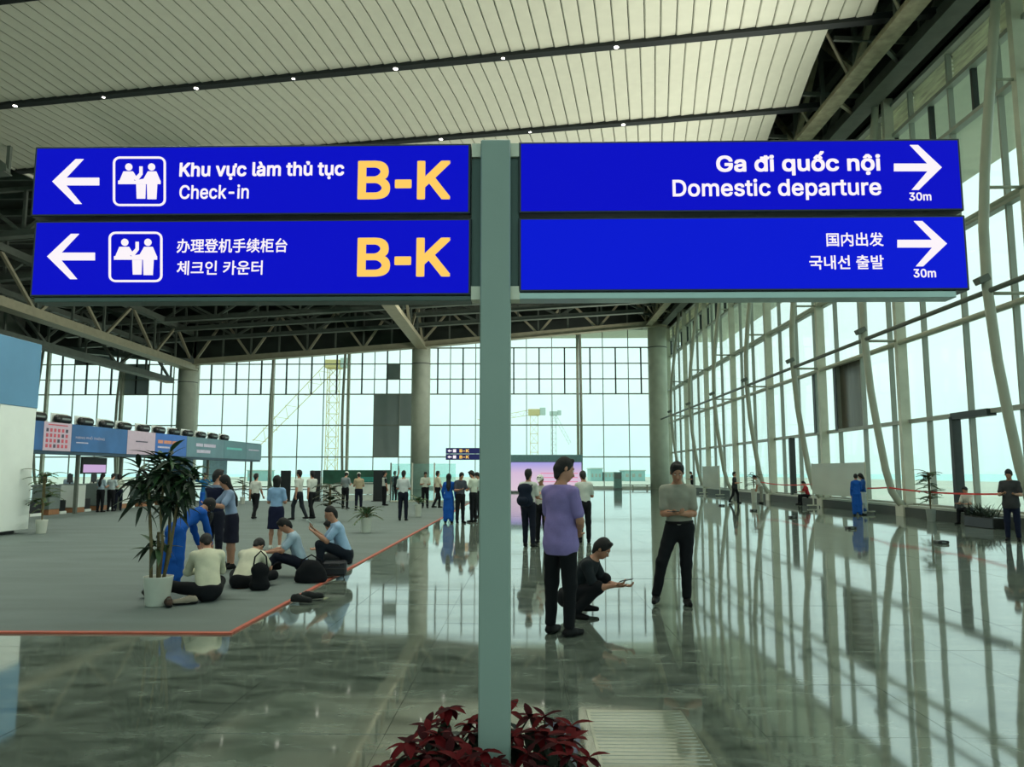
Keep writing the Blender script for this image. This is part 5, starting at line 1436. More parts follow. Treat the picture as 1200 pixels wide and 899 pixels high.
person('man in a cream shirt behind the glass partition, right of two', (511, 596), 120, 1.72, WALK, top=(212, 206, 180), bottom=BLK, res='far')
person('woman in a long blue dress seen from behind left of the sign pole', (525.5, 613), 178, 1.62, dict(aL=((.3, .1, -1), (-.1, .4, -1)), aR=((.35, .1, -1), (0, .4, -1))), dress=AOB, bottom=AOB, hair='long', sex='f', res='far')
person('man with a dark patterned top in the group of three left of the pole', (539, 613), 30, 1.68, DOWN, top=(70, 74, 84), bottom=BLK, res='far')
person('man in a white shirt in the group of three left of the pole', (555, 612), -120, 1.74, DOWN, top=(206, 214, 196), bottom=BLK, res='far')
person('dark-haired man half hidden by the pole in the group of three', (562, 606), -100, 1.68, DOWN, top=(196, 206, 196), bottom=BLK, res='far')
person('woman in a blue long dress stretching her arms by the blue column', (238, 604), 60, 1.62, dict(aL=((.9, .1, .1), (.8, .5, .2)), aR=((.9, .1, .1), (.6, .6, .2))), dress=(30, 92, 136), bottom=AOB, hair='bun', sex='f', res='far')
person('woman with dark hair standing at the counter, left of three', (116.5, 601), 172, 1.62, DOWN, top=(150, 168, 178), bottom=BLK, hair='long', sex='f', res='far')
person('person standing at the counter, middle of three', (129, 600), 178, 1.60, DOWN, top=(176, 190, 192), bottom=BLK, res='far')
person('person standing at the counter, right of three', (138, 599), -150, 1.58, DOWN, top=(190, 198, 180), bottom=NAVY, hair='bob', sex='f', res='far')
person('clerk in a light shirt behind the first white counter', None, 60, 1.60, DOWN, top=(130, 150, 162), bottom=BLK, res='far', loc=(-20.0, 33.6, 0))
person('clerk in a white shirt right of the first clerk behind the counter', None, 10, 1.58, DOWN, top=WHT, bottom=BLK, res='far', loc=(-19.6, 35.0, 0), hair='bob', sex='f')

# --- bags, shoes
def soft_bag(label, loc, w_, d_, h_, rz=0, rgb=(20, 22, 26), strap=True, name='shoulder_bag', cat='bag'):
    t = thing(name, label, cat, loc, R(rz))
    q = SDF()
    q.cone((-w_ / 2 + .05, 0, .06), (w_ / 2 - .05, 0, .06), .06, .06, k=.04).cone((-w_ / 2 + .06, 0, h_ - .06), (w_ / 2 - .06, 0, h_ - .07), .05, .05, k=.04)
    q.cone((0, 0, .07), (0, 0, h_ - .06), w_ * .45, w_ * .42, (0, 1, 0), min(1, d_ / w_), .05)
    sdf_obj('bag_body', q.mesh(.016, fold=.003, floorz=0.001), fabric(rgb), t)
    if strap:
        MB().tube([(-w_ * .38, 0, h_ - .05), (-w_ * .3, 0, h_ + .12), (0, 0, h_ + .2), (w_ * .3, 0, h_ + .12), (w_ * .38, 0, h_ - .05)], .012, 6).build('bag_strap', fabric((16, 16, 18)), t, smooth=True)
    return t
b0 = G(304, 693); soft_bag('black shoulder bag on the carpet right of the low-bending sitter', (b0.x, b0.y, .02), .25, .16, .33, 20)
b0 = G(364, 684); soft_bag('black duffel bag on the carpet in front of the man on the dark case', (b0.x, b0.y, .02), .46, .26, .20, 8, name='duffel_bag')
t = thing('hard_case', 'dark upright case used as a seat near the carpet edge', 'suitcase', (c22.x, c22.y + .12, .02), R(10))
MB().bevbox(-.18, .18, -.15, .15, .03, .25, .03).build('case_shell', mat('case_shell', (20, 24, 32), .6), t)
MB().bevbox(-.184, .184, -.154, .154, .13, .145, .004).build('case_seam', M_BLACK, t)
MB().tube([(-.07, -.15, .20), (-.07, -.18, .20), (.07, -.18, .20), (.07, -.15, .20)], .01, 6).build('handle', M_BLACK, t)
for sx0 in (-.14, .14):
    for sy0 in (-.11, .11):
        MB().tube([(sx0 - .012, sy0, .022), (sx0 + .012, sy0, .022)], .022, 10).build('wheel', M_BLACK, t)
def shoe(label, loc, rz, rgb=(38, 40, 40), group=None):
    t = thing('shoe', label, 'shoe', loc, R(rz), group)
    q = SDF(); q.cone((0, .10, .045), (0, .02, .05), .042, .046, k=.02).cone((0, .02, .045), (0, -.13, .034), .046, .036, k=.02).cone((0, .09, .07), (0, .06, .085), .034, .034, k=.02)
    q.ell((0, .075, .115), (.028, .045, .03), np.eye(3), .01, True)
    sdf_obj('upper', q.mesh(.009, floorz=.012), fabric(rgb), t)
    q = SDF(); q.cone((0, .10, .02), (0, -.135, .02), .046, .040, (0, 0, 1), .5, .02)
    sdf_obj('sole', q.mesh(.011, floorz=.0005), fabric((22, 24, 24)), t)
    for kk in range(3): MB().beam((-.02, -.02 - kk * .02, .088 - kk * .006), (.02, -.02 - kk * .02, .088 - kk * .006), .006, .005).build('lace', M_SHOEW if rgb[0] > 90 else M_JOINT, t)
b0 = G(352, 708); shoe('dark shoe on the red tape, left one of the pair', (b0.x, b0.y, .02), 70)
b0 = G(363, 705); shoe('dark shoe on the red tape, right one of the pair', (b0.x, b0.y + .06, .02), 120)
b0 = G(197, 712); shoe('brown shoe beside the big white pot, its left side', (b0.x, b0.y, .02), 30, (70, 54, 46))
b0 = G(213, 712); shoe('pale shoe beside the big white pot, nearer the seated man', (b0.x, b0.y + .1, .02), -60, (150, 140, 124))

# ================================================================== PLANTS
def leafmesh(name, L_, W_, m, droop=.25, n=5, fold=.18):
    vs = []; fs = []
    for i in range(n + 1):
        t_ = i / n
        wv = W_ * (math.sin(math.pi * min(1, t_ * .92 + .06)) ** .8) * (1 - t_ * .25)
        if i == n: wv = .001
        z = -droop * L_ * t_ * t_
        vs += [(-wv / 2, t_ * L_, z + fold * wv), (0, t_ * L_, z), (wv / 2, t_ * L_, z + fold * wv)]
    for i in range(n):
        for q in (0, 1):
            a = i * 3 + q
            fs.append((a, a + 1, a + 4, a + 3))
    mb = MB(); mb.add(vs, fs)
    return mb.mesh(name, m, True)
def put_leaf(me, parent, base, az, el, s=1.0, name='leaf', roll=0):
    o = obj(name, me, parent, base)
    o.rotation_euler = (Matrix.Rotation(az, 3, 'Z') @ Matrix.Rotation(el, 3, 'X') @ Matrix.Rotation(roll, 3, 'Y')).to_euler()
    o.scale = (s, s, s)
    return o
def pot(parent, r=.2, h=.4, m=None):
    MB().lathe([(r * .78, 0), (r * .80, .01), (r, h - .02), (r * 1.03, h), (r * .95, h), (r * .93, h - .05)], 28).build('pot', m or M_POT, parent, smooth=True)
    MB().lathe([(r * .92, h - .06), (r * .92, h - .05), (0.01, h - .04)], 20).build('soil', M_SOIL, parent)

# big cane plant at the left
base = G(184, 711)
t = thing('potted_cane_plant', 'tall leafy cane plant in a big white pot beside the bending woman', 'plant', (base.x, base.y, .016))
pk = base.y / FPX      # metres per pixel there
ph_ = 33 * pk
pot(t, 16 * pk * 1.0, ph_)
rnd = random.Random(11)
lm = [leafmesh('leaf', .32, .08, M_LEAF, .5), leafmesh('leaf', .27, .07, M_LEAF, .8), leafmesh('leaf', .30, .085, M_LEAF2, .35)]
def wx(px): return (px - 184) * pk
def wz(py): return (711 - py) * pk * 1.0
canes = [[(178, 680), (176, 640), (172, 600), (170, 575)], [(186, 680), (188, 640), (184, 606), (186, 566)], [(190, 680), (196, 650), (199, 620), (202, 590)], [(182, 680), (181, 650), (180, 628)], [(188, 680), (192, 640), (190, 560), (178, 548)]]
for ci, cn in enumerate(canes):
    pts = [(wx(a), (ci - 2) * .03, wz(b_)) for a, b_ in cn]
    MB().tube(pts, [.022, .02, .018, .015][:len(pts)], 8).build('cane', M_CANE, t, smooth=True)
crowns = [(158, 560, 12, 0), (212, 560, 14, 0), (190, 542, 16, 0), (168, 570, 34, 0), (184, 558, 38, .04), (203, 588, 30, -.03), (178, 550, 26, .06), (197, 562, 30, .02), (165, 586, 16, -.05), (180, 640, 12, 0), (192, 592, 30, .05), (208, 572, 20, 0), (180, 580, 26, 0)]
for (a, b_, n, dy) in crowns:
    c_ = Vector((wx(a) * 1.15, dy, wz(b_)))
    for i in range(n):
        az = 2 * math.pi * i / n * 2.4 + rnd.uniform(-.3, .3)
        put_leaf(lm[i % 3] if i % 4 else lm[2], t, c_ + Vector((0, 0, rnd.uniform(-.14, .08))), az, rnd.uniform(-.7, 1.0), rnd.uniform(.7, 1.15), roll=rnd.uniform(-.4, .4))

def palm(label, foot, h_px, pot_w, pot_h, spread, m=M_LEAF2, potm=None, n=26, cane=True, name='potted_palm', upright=.9, loc=None):
    b = loc if loc is not None else G(*foot); k = (b[1]) / FPX
    t = thing(name, label, 'plant', (b[0], b[1], .016 if b[0] < -3.04 else 0))
    ph = pot_h * k; pot(t, pot_w * k / 2, ph, potm)
    r_ = random.Random(hash(label) % 1000 if False else len(label) * 7 + int(foot[0]) if foot else 5)
    H_ = h_px * k
    mb = MB(); st = MB()
    for i in range(n):
        az = 2 * math.pi * i / n * 1.62
        z0 = ph + (H_ - ph) * (r_.uniform(.15, .8) if cane else r_.uniform(0, .15))
        L_ = spread * k * r_.uniform(.7, 1.1)
        if cane: st.tube([(0, 0, ph - .05), (.03 * math.cos(az), .03 * math.sin(az), z0)], .012, 5)
        el = r_.uniform(.1, upright)
        # arching frond: rachis with narrow leaflets in pairs
        prev = None
        for q in range(7):
            s_ = q / 6
            rr = L_ * s_ * math.cos(el * (1 - s_ * .8)); zz = z0 + L_ * (math.sin(el) * s_ - .45 * s_ * s_) * (1.4 if not cane else 1)
            p = Vector((rr * math.cos(az), rr * math.sin(az), zz))
            if prev is not None:
                st.beam(prev, p, .012, .01)
                d = (p - prev).normalized(); sd = d.cross(Vector((0, 0, 1))).normalized()
                for s2 in (-1, 1):
                    tip = p + (sd * s2 * .8 + d * .7 - Vector((0, 0, .25))).normalized() * L_ * .34 * (1 - .5 * s_)
                    wv = d * L_ * .06
                    mb.add([p - wv, p + wv, (p + tip) / 2 + wv * 1.3, tip, (p + tip) / 2 - wv * 1.3], [(0, 1, 2, 3, 4)])
            prev = p
    tag(mb.build('foliage', m, t), kind='stuff')
    st.build('stems', M_CANE, t)
    return t
palm('slender palm in a white pot in front of the first white counter', (48, 626), 84, 13, 16, 20, n=34)
palm('small palm in a white pot on the carpet near its far edge', (429, 625), 42, 13, 17, 18, n=22, cane=False, upright=1.3)
palm('small palm in a pale pot by the glass partition', (490, 606), 40, 8, 14, 12, n=16, cane=False, upright=1.3)
palm('bushy dark plant behind the man on the dark case', (386, 612), 52, 12, 8, 20, m=M_LEAF, potm=M_POTG, n=34)
palm('tall palm in a grey pot at the foot of the right wall', (1091.5, 611), 66, 10.5, 14, 15, potm=M_POTG, n=54)
palm('small plant in a white stand beside the bending person at the right wall', (884, 589), 40, 7, 16, 11, m=M_LEAF, n=18)
palm('leafy plant at the far end of the carpet behind the skirted woman', (284, 591), 36, 6, 8, 14, m=M_LEAF, n=14)
b0 = PX(1147, 612, 13.7)
t = thing('planter_shrub', 'dark low shrub in a black trough against the right wall kerb', 'plant', (13.65, 23.6, 0))
MB().bevbox(-.2, .2, -.75, .75, 0, .32, .02).build('trough', M_BLACK, t)
sl = [leafmesh('leaf', .5, .07, M_LEAF, .3), leafmesh('leaf', .42, .06, M_POIN, .1)]
rnd = random.Random(5)
for i in range(90):
    put_leaf(rnd.choice(sl), t, (rnd.uniform(-.14, .14), rnd.uniform(-.68, .68), .30), rnd.uniform(0, 6.28), rnd.uniform(.4, 1.4), rnd.uniform(.6, 1.15))

# poinsettias round the foot of the sign
brm = [leafmesh('bract', .105, .056, M_BRACT, .35, 4, .12), leafmesh('bract', .095, .05, M_BRACT2, .15, 4, .12)]
grm = leafmesh('leaf', .13, .07, M_POIN, .4, 4, .1)
rnd = random.Random(3)
PC = Vector((-0.16, SY + .0, 0))
spots = [(-.33, -.10, 'at the front left of the sign pole'), (.36, -.12, 'at the front right of the sign pole'), (-.05, -.36, 'directly in front of the sign pole'),
         (-.30, .26, 'behind the sign pole on its left'), (.30, .24, 'behind the sign pole on its right'), (-.46, -.30, 'at the outer left of the ring of flowers'), (.03, .42, 'directly behind the sign pole')]
for x, y, lab in spots:
    t = thing('poinsettia', 'red poinsettia in a dark pot ' + lab, 'flower', (PC.x + x * .84, PC.y + y * .9, 0), group='poinsettias round the foot of the sign')
    MB().lathe([(.075, 0), (.10, .15), (.106, .16), (.095, .16), (.09, .14)], 18).build('pot', mat('brown_pot', (58, 40, 32), .6), t, smooth=True)
    MB().lathe([(.09, .135), (.09, .14), (.01, .145)], 12).build('soil', M_SOIL, t)
    top_ = .36 if abs(x) < .5 else .30
    heads = 7
    for hI in range(heads):
        a = 2 * math.pi * hI / max(1, heads - 1) + rnd.uniform(-.3, .3); rr = 0 if hI == 0 else rnd.uniform(.10, .17)
        hp_ = Vector((rr * math.cos(a), rr * math.sin(a), top_ - rr * .45 + rnd.uniform(-.02, .05)))
        MB().tube([(0, 0, .13), hp_ * .6 + Vector((0, 0, .04)), hp_], .005, 5).build('stem', M_POIN, t)
        for i in range(7):
            put_leaf(rnd.choice(brm), t, hp_, a + 2 * math.pi * i / 7 + rnd.uniform(-.2, .2), rnd.uniform(-.15, .75) if i % 2 else rnd.uniform(-.5, .1), rnd.uniform(.75, 1.15), 'bract')
        for i in range(2):
            put_leaf(grm, t, hp_ - Vector((0, 0, .06)), a + rnd.uniform(0, 6.28), rnd.uniform(-.7, -.1), rnd.uniform(.8, 1.1))
    for i in range(7):
        put_leaf(grm, t, (0, 0, .2 + .012 * i), 6.28 * i / 7, rnd.uniform(-.4, .2), 1.1)

# ================================================================== CHECK-IN ROW
FX = -17.4
t = thing('wall_partition', 'tall white and sky-blue partition box at the far left', 'partition', (-14.9, 18.4, 0))
MB().bevbox(-1.45, 1.45, -2.6, 2.5, .12, 3.38, .01).build('white_section', M_WHITE, t)
MB().bevbox(-1.47, 1.47, -2.62, 2.52, 3.38, 5.15, .01).build('blue_section', M_SKYB, t)
MB().box(-1.2, 1.2, -2.4, 2.3, .0, .12).build('plinth', M_BLACK, t)
MB().box(1.452, 1.456, -.9, -.88, .15, 3.36).build('panel_joint', M_JOINT, t)
MB().box(1.452, 1.456, 1.0, 1.02, .15, 3.36).build('panel_joint', M_JOINT, t)

fa = thing('counter_fascia', 'long blue and pink printed fascia above the check-in counters', 'fascia', (FX, 38.2, 0))
def yfx(px, X=FX): return PX(px, 520, X).y
M_B1 = mat('print_blue', (58, 108, 164), .5, var=.25, scale=.8); M_B2 = mat('print_deep_blue', (60, 112, 190), .5, var=.15, scale=1)
M_PK = mat('print_pink', (206, 184, 200), .5, var=.04); M_TL = mat('print_teal', (104, 140, 150), .5, var=.1, scale=1); M_TL2 = mat('print_teal_dark', (92, 134, 142), .5, var=.1, scale=1)
seg = [(30, 49, M_B1, 'blue banner section at the near end'), (49, 82, M_PK, 'pink banner section with a grid of red rows'), (82, 148, M_B1, 'blue banner section with pale title text'), (148, 181, M_PK, 'pink banner section with faint text'),
       (181, 218, M_B2, 'bright blue banner section with orange text'), (218, 262, M_TL, 'grey-blue banner section with pale text'), (262, 288, M_TL2, 'teal banner section'), (288, 306, M_TL, 'last grey-blue banner section')]
zlo, zhi = 2.42, 3.46
for a, b_, m, lab in seg:
    ya, yb = yfx(a), yfx(b_)
    o = MB().box(0, .04, ya - 38.2 + .01, yb - 38.2 - .01, zlo, zhi - (.06 if a > 280 else 0)).build('banner_section', m, fa); o['label'] = lab
MB().box(-.6, -.02, yfx(30) - 38.2, yfx(306) - 38.2, zlo - .12, zhi).build('beam_box', M_BLUEDK, fa)
# print: grid of little red figures, and unreadable title lines as soft bars
M_PR = mat('print_red', (206, 90, 106), .6); M_PD = mat('print_dark', (80, 74, 92), .6); M_PL = mat('print_pale', (208, 200, 220), .6); M_PO = mat('print_orange', (226, 150, 120), .6); M_PT = mat('print_turquoise', (110, 196, 190), .6)
def fbar(px0, px1, f0, f1, m, par=fa, nm='print_mark'):
    ya, yb = yfx(px0) - 38.2, yfx(px1) - 38.2
    MB().box(.041, .046, ya, yb, zlo + (zhi - zlo) * (1 - f1), zlo + (zhi - zlo) * (1 - f0)).build(nm, m, par)
fbar(54, 77, .07, .11, M_PR)
for r_ in range(4):
    for c_ in range(6):
        a = 52 + c_ * 4.6
        fbar(a, a + 2.6, .22 + r_ * .185, .22 + r_ * .185 + .12, M_PR if (r_ + c_) % 5 else M_PD)
def side_text(s_, px0, px1, f0, f1, m):
    o = put_text(s_, 'lettering', None, 0, 1, 0, 1, 0, m, 0.0, depth=.004)
    o.parent = fa
    ya, yb = yfx(px0) - 38.2, yfx(px1) - 38.2
    o.matrix_local = Matrix.Translation((.047, ya, zlo + (zhi - zlo) * (1 - f1))) @ Matrix.Rotation(R(90), 4, 'Z') @ Matrix.Diagonal((yb - ya, 1, (zhi - zlo) * (f1 - f0), 1))
side_text('HẠNG PHỔ THÔNG', 87, 121, .38, .54, M_PL)
fbar(88, 102, .64, .68, M_PL)
fbar(158, 172, .42, .47, M_PD)
fbar(184, 190, .30, .45, M_PO); fbar(191, 200, .30, .45, M_PO); fbar(201, 207, .30, .45, M_PO)
fbar(184, 198, .58, .66, M_PL)
fbar(229, 237, .30, .46, M_PL); fbar(238, 252, .30, .46, M_PL); fbar(230, 246, .62, .78, M_PL)
fbar(265, 283, .38, .5, M_PT); fbar(291, 303, .4, .46, M_PL)
# display housings in a row on top
cs_ = [(51, 486), (81, 489.5), (107.5, 492), (132, 495), (153, 498), (175, 500), (193.5, 501.5), (211, 504), (226.5, 505.5), (242, 507.5), (256, 509), (269, 511.5)]
for i, (a, b_) in enumerate(cs_):
    yy = yfx(a)
    lab = ['first', 'second', 'third', 'fourth', 'fifth', 'sixth', 'seventh', 'eighth', 'ninth', 'tenth', 'eleventh', 'twelfth'][i]
    d_ = thing('counter_display', 'black rounded display box on the blue fascia, %s from the left' % lab, 'display', (FX - .3, yy, zhi), 0, 'display boxes along the fascia')
    q = SDF(); q.cone((0, -.34, .19), (0, .34, .19), .16, .16, (1, 0, 0), .8, .02)
    q.cone((0, -.34, .13), (0, .34, .13), .13, .13, (1, 0, 0), .8, .03)
    if i == 0: hm = q.mesh(.03)
    sdf_obj('housing', hm, M_BLACK, d_)
    MB().box(.125, .14, -.26, .26, .15, .22).build('lit_strip', M_GREYP, d_)
    MB().box(-.06, .06, -.5, .5, 0, .03).build('mounting_rail', M_WHITE, d_)
    MB().box(-.16, -.13, -.52, .52, 0, .4).build('back_plate', M_WHITE, d_)
t = thing('blue_column', 'square dark blue clad column under the far end of the fascia', 'column', (FX - .4, yfx(224), 0))
hw_ = (yfx(235, FX) - yfx(213.5, FX)) / 2
MB().bevbox(-.45, .35, -hw_ * .42, hw_ * .42, 0, 2.3, .02).build('cladding', M_BLUEDK, t)
MB().bevbox(-.5, .4, -hw_ * .46, hw_ * .46, 0, .12, .01).build('skirting', M_BLACK, t)
t = thing('light_blue_panel', 'pale blue free-standing panel right of the dark blue column', 'panel', (-19.2, 47.5, 0))
MB().bevbox(-.75, .75, -.04, .04, .9, 2.45, .01).build('board', mat('pale_blue_board', (150, 190, 200), .5), t)
for x in (-.6, .6): MB().tube([(x, 0, 0), (x, 0, .92)], .03, 8).build('leg', M_STEEL, t)
for i, px in enumerate((34, 100, 150, 205, 250, 300)):
    p_ = thing('fascia_post', 'slim dark post carrying the fascia, %s from the left' % ['first', 'second', 'third', 'fourth', 'fifth', 'sixth'][i], 'post', (FX - .25, yfx(px), 0), 0, 'posts under the fascia')
    MB().box(-.06, .06, -.06, .06, .015, 2.32).build('post', M_STEEL_DARK, p_); MB().box(-.12, .12, -.12, .12, 0, .02).build('foot_plate', M_STEEL_DARK, p_)
ords = ['first', 'second', 'third', 'fourth', 'fifth', 'sixth', 'seventh']
for i, (pa_, pb_) in enumerate(((39, 80), (83, 107), (112, 134), (138, 160), (163, 182), (188, 204), (208, 222))):
    ya, yb = yfx(pa_), yfx(pb_)
    t = thing('check_in_counter', 'white check-in counter with orange wood plinth, %s from the left' % ords[i], 'counter', (FX - .75, (ya + yb) / 2, 0), 0, 'check-in counters under the fascia')
    h_ = (yb - ya) / 2 - .12
    MB().bevbox(-.7, 0, -h_, h_ * .2, .22, 1.12, .015).build('desk_front', M_WHITE if i % 2 == 0 else M_GREYP, t)
    MB().bevbox(-.62, -.02, -h_ + .03, h_ * .2, .015, .22, .008).build('plinth', M_WOODO, t)
    MB().bevbox(-.72, .03, -h_, h_ * .25, 1.12, 1.16, .01).build('worktop', M_GREYP, t)
    MB().bevbox(-.6, -.05, h_ * .25, h_, .02, .55, .01).build('weigh_belt', M_BLACK, t)
    MB().bevbox(-.62, .0, h_ * .25, h_, .0, .12, .006).build('belt_frame', M_WHITE, t)
    MB().bevbox(-.5, -.46, -h_ * .7, -h_ * .1, 1.22, 1.56, .01).build('monitor', M_BLACK, t)
    MB().tube([(-.48, -h_ * .4, 1.16), (-.48, -h_ * .4, 1.25)], .03, 8).build('monitor_stand', M_BLACK, t)
t = thing('back_wall_screen', 'dark screen with a lilac glow hung behind the counters', 'screen', (-21.5, 38.2, 0))
MB().bevbox(-.05, .05, -1.1, 1.1, 1.55, 2.35, .01).build('screen_frame', M_BLACK, t); MB().box(.052, .056, -1.0, 1.0, 1.62, 2.0).build('screen_face', emat('lilac_screen', (206, 176, 220), .9), t)
for yy in (-.8, .8): MB().tube([(0, yy, 0), (0, yy, 1.56)], .04, 8).build('leg', M_BLACK, t)
t = thing('tall_black_cabinet', 'tall dark cabinet behind the slender palm', 'cabinet', (-21.0, 28.2, 0))
MB().bevbox(-.4, .4, -.3, .3, .05, 2.1, .02).build('carcass', M_BLACK, t); MB().bevbox(.402, .41, -.27, .27, .1, 2.05, .003).build('door', M_GREYP, t); MB().box(-.35, .35, -.25, .25, 0, .05).build('plinth', M_BLACK, t)

# ================================================================== FAR THINGS
def frontal(x0, y0, x1, y1, Y):
    a = PY(x0, (y0 + y1) / 2, Y); b_ = PY(x1, (y0 + y1) / 2, Y)
    return a.x, b_.x, PY((x0 + x1) / 2, y1, Y).z, PY((x0 + x1) / 2, y0, Y).z
# led wall
Yw = 62.0
x0, x1, z0, z1 = frontal(566, 533, 683, 574.5, Yw); z0 = 0
t = thing('video_wall', 'pink and violet video wall with a grey-teal header behind the pole', 'screen', ((x0 + x1) / 2, Yw, 0))
hx = (x1 - x0) / 2
zt_ = PY(640, 541.5, Yw).z
MB().bevbox(-hx, hx, 0, .5, zt_, z1, .02).build('header', mat('header_teal', (104, 142, 146), .5), t)
MB().bevbox(-hx, hx, .1, .5, 0.0, zt_, .02).build('backing', M_GREYP, t)
M_VW = bpy.data.materials.new('video_wall_picture'); M_VW.use_nodes = True
_t = M_VW.node_tree; _b = _t.nodes['Principled BSDF']; _b.inputs['Base Color'].default_value = (.05, .05, .05, 1); _b.inputs['Roughness'].default_value = .4
_tc = _t.nodes.new('ShaderNodeTexCoord'); _sp = _t.nodes.new('ShaderNodeSeparateXYZ'); _cr = _t.nodes.new('ShaderNodeValToRGB')
_t.links.new(_tc.outputs['Generated'], _sp.inputs[0]); _t.links.new(_sp.outputs['Z'], _cr.inputs[0]); _t.links.new(_cr.outputs[0], _b.inputs['Emission Color'])
_b.inputs['Emission Strength'].default_value = .95
_cr.color_ramp.elements[0].color = (*lin((222, 200, 216)), 1); _cr.color_ramp.elements[1].color = (*lin((160, 156, 226)), 1); _cr.color_ramp.elements[1].position = 1
_e = _cr.color_ramp.elements.new(.62); _e.color = (*lin((214, 186, 216)), 1)
sc_ = MB().box(-hx + .1, hx - .1, .06, .1, .15, zt_ - .02).build('picture', M_VW, t)
for r_ in range(4):
    MB().box(-hx + 4.6, hx - .4, .045, .06, .5 + r_ * .33, .58 + r_ * .33).build('text_row', emat('row_rose', (232, 150, 180), .9), t)
# green board
Yg = 57.0
x0, x1, z0, z1 = frontal(378, 551, 457, 577, Yg)
t = thing('green_board', 'long dark green printed board behind the two capped people', 'board', ((x0 + x1) / 2, Yg, 0)); hx = (x1 - x0) / 2
MB().bevbox(-hx, hx, 0, .12, .75, z1, .01).build('board', mat('board_green', (44, 92, 74), .5, var=.35, scale=1.2), t)
MB().box(hx * .1, hx * .55, -.012, -.001, z1 - .85, z1 - .5).build('print_mark', mat('board_teal', (60, 150, 140), .5), t)
MB().box(hx * .1, hx * .5, -.012, -.001, z1 - .95, z1 - .9).build('print_mark', M_WHITE, t)
MB().box(hx * .72, hx * .85, -.012, -.001, z1 - .35, z1 - .18).build('emblem', M_WHITE, t)
MB().bevbox(-hx, hx, .02, .1, .02, .75, .01).build('lower_panel', M_WHITE, t)
for x in (-.98, -.33, .33, .98): MB().box(x * hx - .05, x * hx + .05, .12, .5, 0, .08).build('foot', M_BLACK, t)
for i, (a, lab) in enumerate(((334, 'behind the skirted woman'), (369, 'between the walking pair and the green board'), (443, 'right of the green board'))):
    b0 = G(a, 588)
    t = thing('standee', 'tall black display totem ' + lab, 'totem', (b0.x, b0.y, 0))
    MB().bevbox(-.28, .28, -.05, .05, .06, 1.72, .015).build('panel', M_BLACK, t); MB().bevbox(-.34, .34, -.2, .2, 0, .06, .01).build('base', M_BLACK, t)
# glass partition left of pole
t = thing('glass_partition', 'clear glass partition with slim posts left of the sign pole', 'partition', (G(497, 592).x, 42.0, 0))
for i, (a, b_) in enumerate(((458, 483), (483, 509), (509, 535))):
    xa = PY(a, 560, 42).x - t.location.x; xb = PY(b_, 560, 42).x - t.location.x
    MB().box(xa + .05, xb - .05, -.01, .01, .12, PY(495, 543.5, 42).z).build('pane', SCREENGLASS, t)
    MB().box(xa - .035, xa + .035, -.04, .04, 0, PY(495, 542.5, 42).z).build('post', M_STEEL_DARK if i == 0 else M_STEEL, t)
MB().box(PY(458, 560, 42).x - t.location.x, PY(535, 560, 42).x - t.location.x, -.05, .05, .04, .12).build('bottom_rail', M_STEEL, t)
# another sign farther in
Ys = 45.0
x0, x1, z0, z1 = frontal(522.5, 525, 562, 539, Ys)
t = thing('distant_directional_sign', 'small distant pole sign with the same check-in rows', 'sign', (x1 + .2, Ys, 0))
MB().bevbox(-.1, .1, -.05, .1, 0, z1, .01).build('pole', M_POLE, t); W_ = x1 - x0
zmid = (z0 + z1) / 2
for i, (a, b_) in enumerate(((zmid + .01, z1), (z0, zmid - .01))):
    p_ = MB().bevbox(-.2 - W_, -.12, -.03, .1, a, b_, .01).build('sign_panel', M_FRAME, t)
    MB().box(-.18 - W_, -.14, -.036, -.031, a + .02, b_ - .02).build('light_face', emat('far_sign_navy', (34, 40, 92), .8), p_)
    MB().prism([(-.1 - W_, (a + b_) / 2), (.02 - W_, (a + b_) / 2 + .09), (.02 - W_, (a + b_) / 2 + .03), (.14 - W_, (a + b_) / 2 + .03), (.14 - W_, (a + b_) / 2 - .03), (.02 - W_, (a + b_) / 2 - .03), (.02 - W_, (a + b_) / 2 - .09)][::-1], -.05, -.037).build('arrow', M_LETTER, p_)
    MB().box(.22 - W_, .40 - W_, -.05, -.037, (a + b_) / 2 - .09, (a + b_) / 2 + .09).build('pictogram', M_LETTER, p_)
    put_text('B-K', 'lettering', p_, .6 - W_, 1.15 - W_, (a + b_) / 2 - .09, (a + b_) / 2 + .09, -.037, M_YEL, .03, depth=.01)
# boards at the right wall
def wall_board(label, Y0_, Y1_, zb_, zt2, m, X=13.35):
    t = thing('board_on_wheels', label, 'board', (X, (Y0_ + Y1_) / 2, 0)); hy = (Y1_ - Y0_) / 2
    MB().bevbox(-.03, .03, -hy, hy, zb_, zt2, .008).build('board', m, t)
    for s_ in (-1, 1):
        MB().box(-.025, .025, s_ * hy - .03, s_ * hy + .03, .08, zt2 + .02).build('upright', M_STEEL, t)
        MB().box(-.3, .3, s_ * hy - .03, s_ * hy + .03, .08, .13).build('foot_bar', M_STEEL, t)
        for x in (-.27, .27): MB().tube([(x - .015, s_ * hy, .04), (x + .015, s_ * hy, .04)], .04, 10).build('caster', M_BLACK, t)
wall_board('large grey translucent board on wheels behind the two women in blue', 30.9, 36.6, .62, 2.02, FROST)
wall_board('smaller pale board on wheels farther down the right wall', 53.5, 58.5, .55, 2.05, FROST, 13.2)
t = thing('small_kiosk', 'small grey-green kiosk box near the far glass wall', 'kiosk', (PY(724, 570, 74).x, 74, 0))
MB().bevbox(-.36, .36, -.25, .25, .1, 1.62, .03).build('body', mat('kiosk_teal', (120, 156, 150), .5), t); MB().bevbox(-.3, .3, -.27, -.24, 1.0, 1.45, .01).build('screen', M_GREYP, t); MB().box(-.4, .4, -.3, .3, 0, .1).build('base', M_GREYP, t)
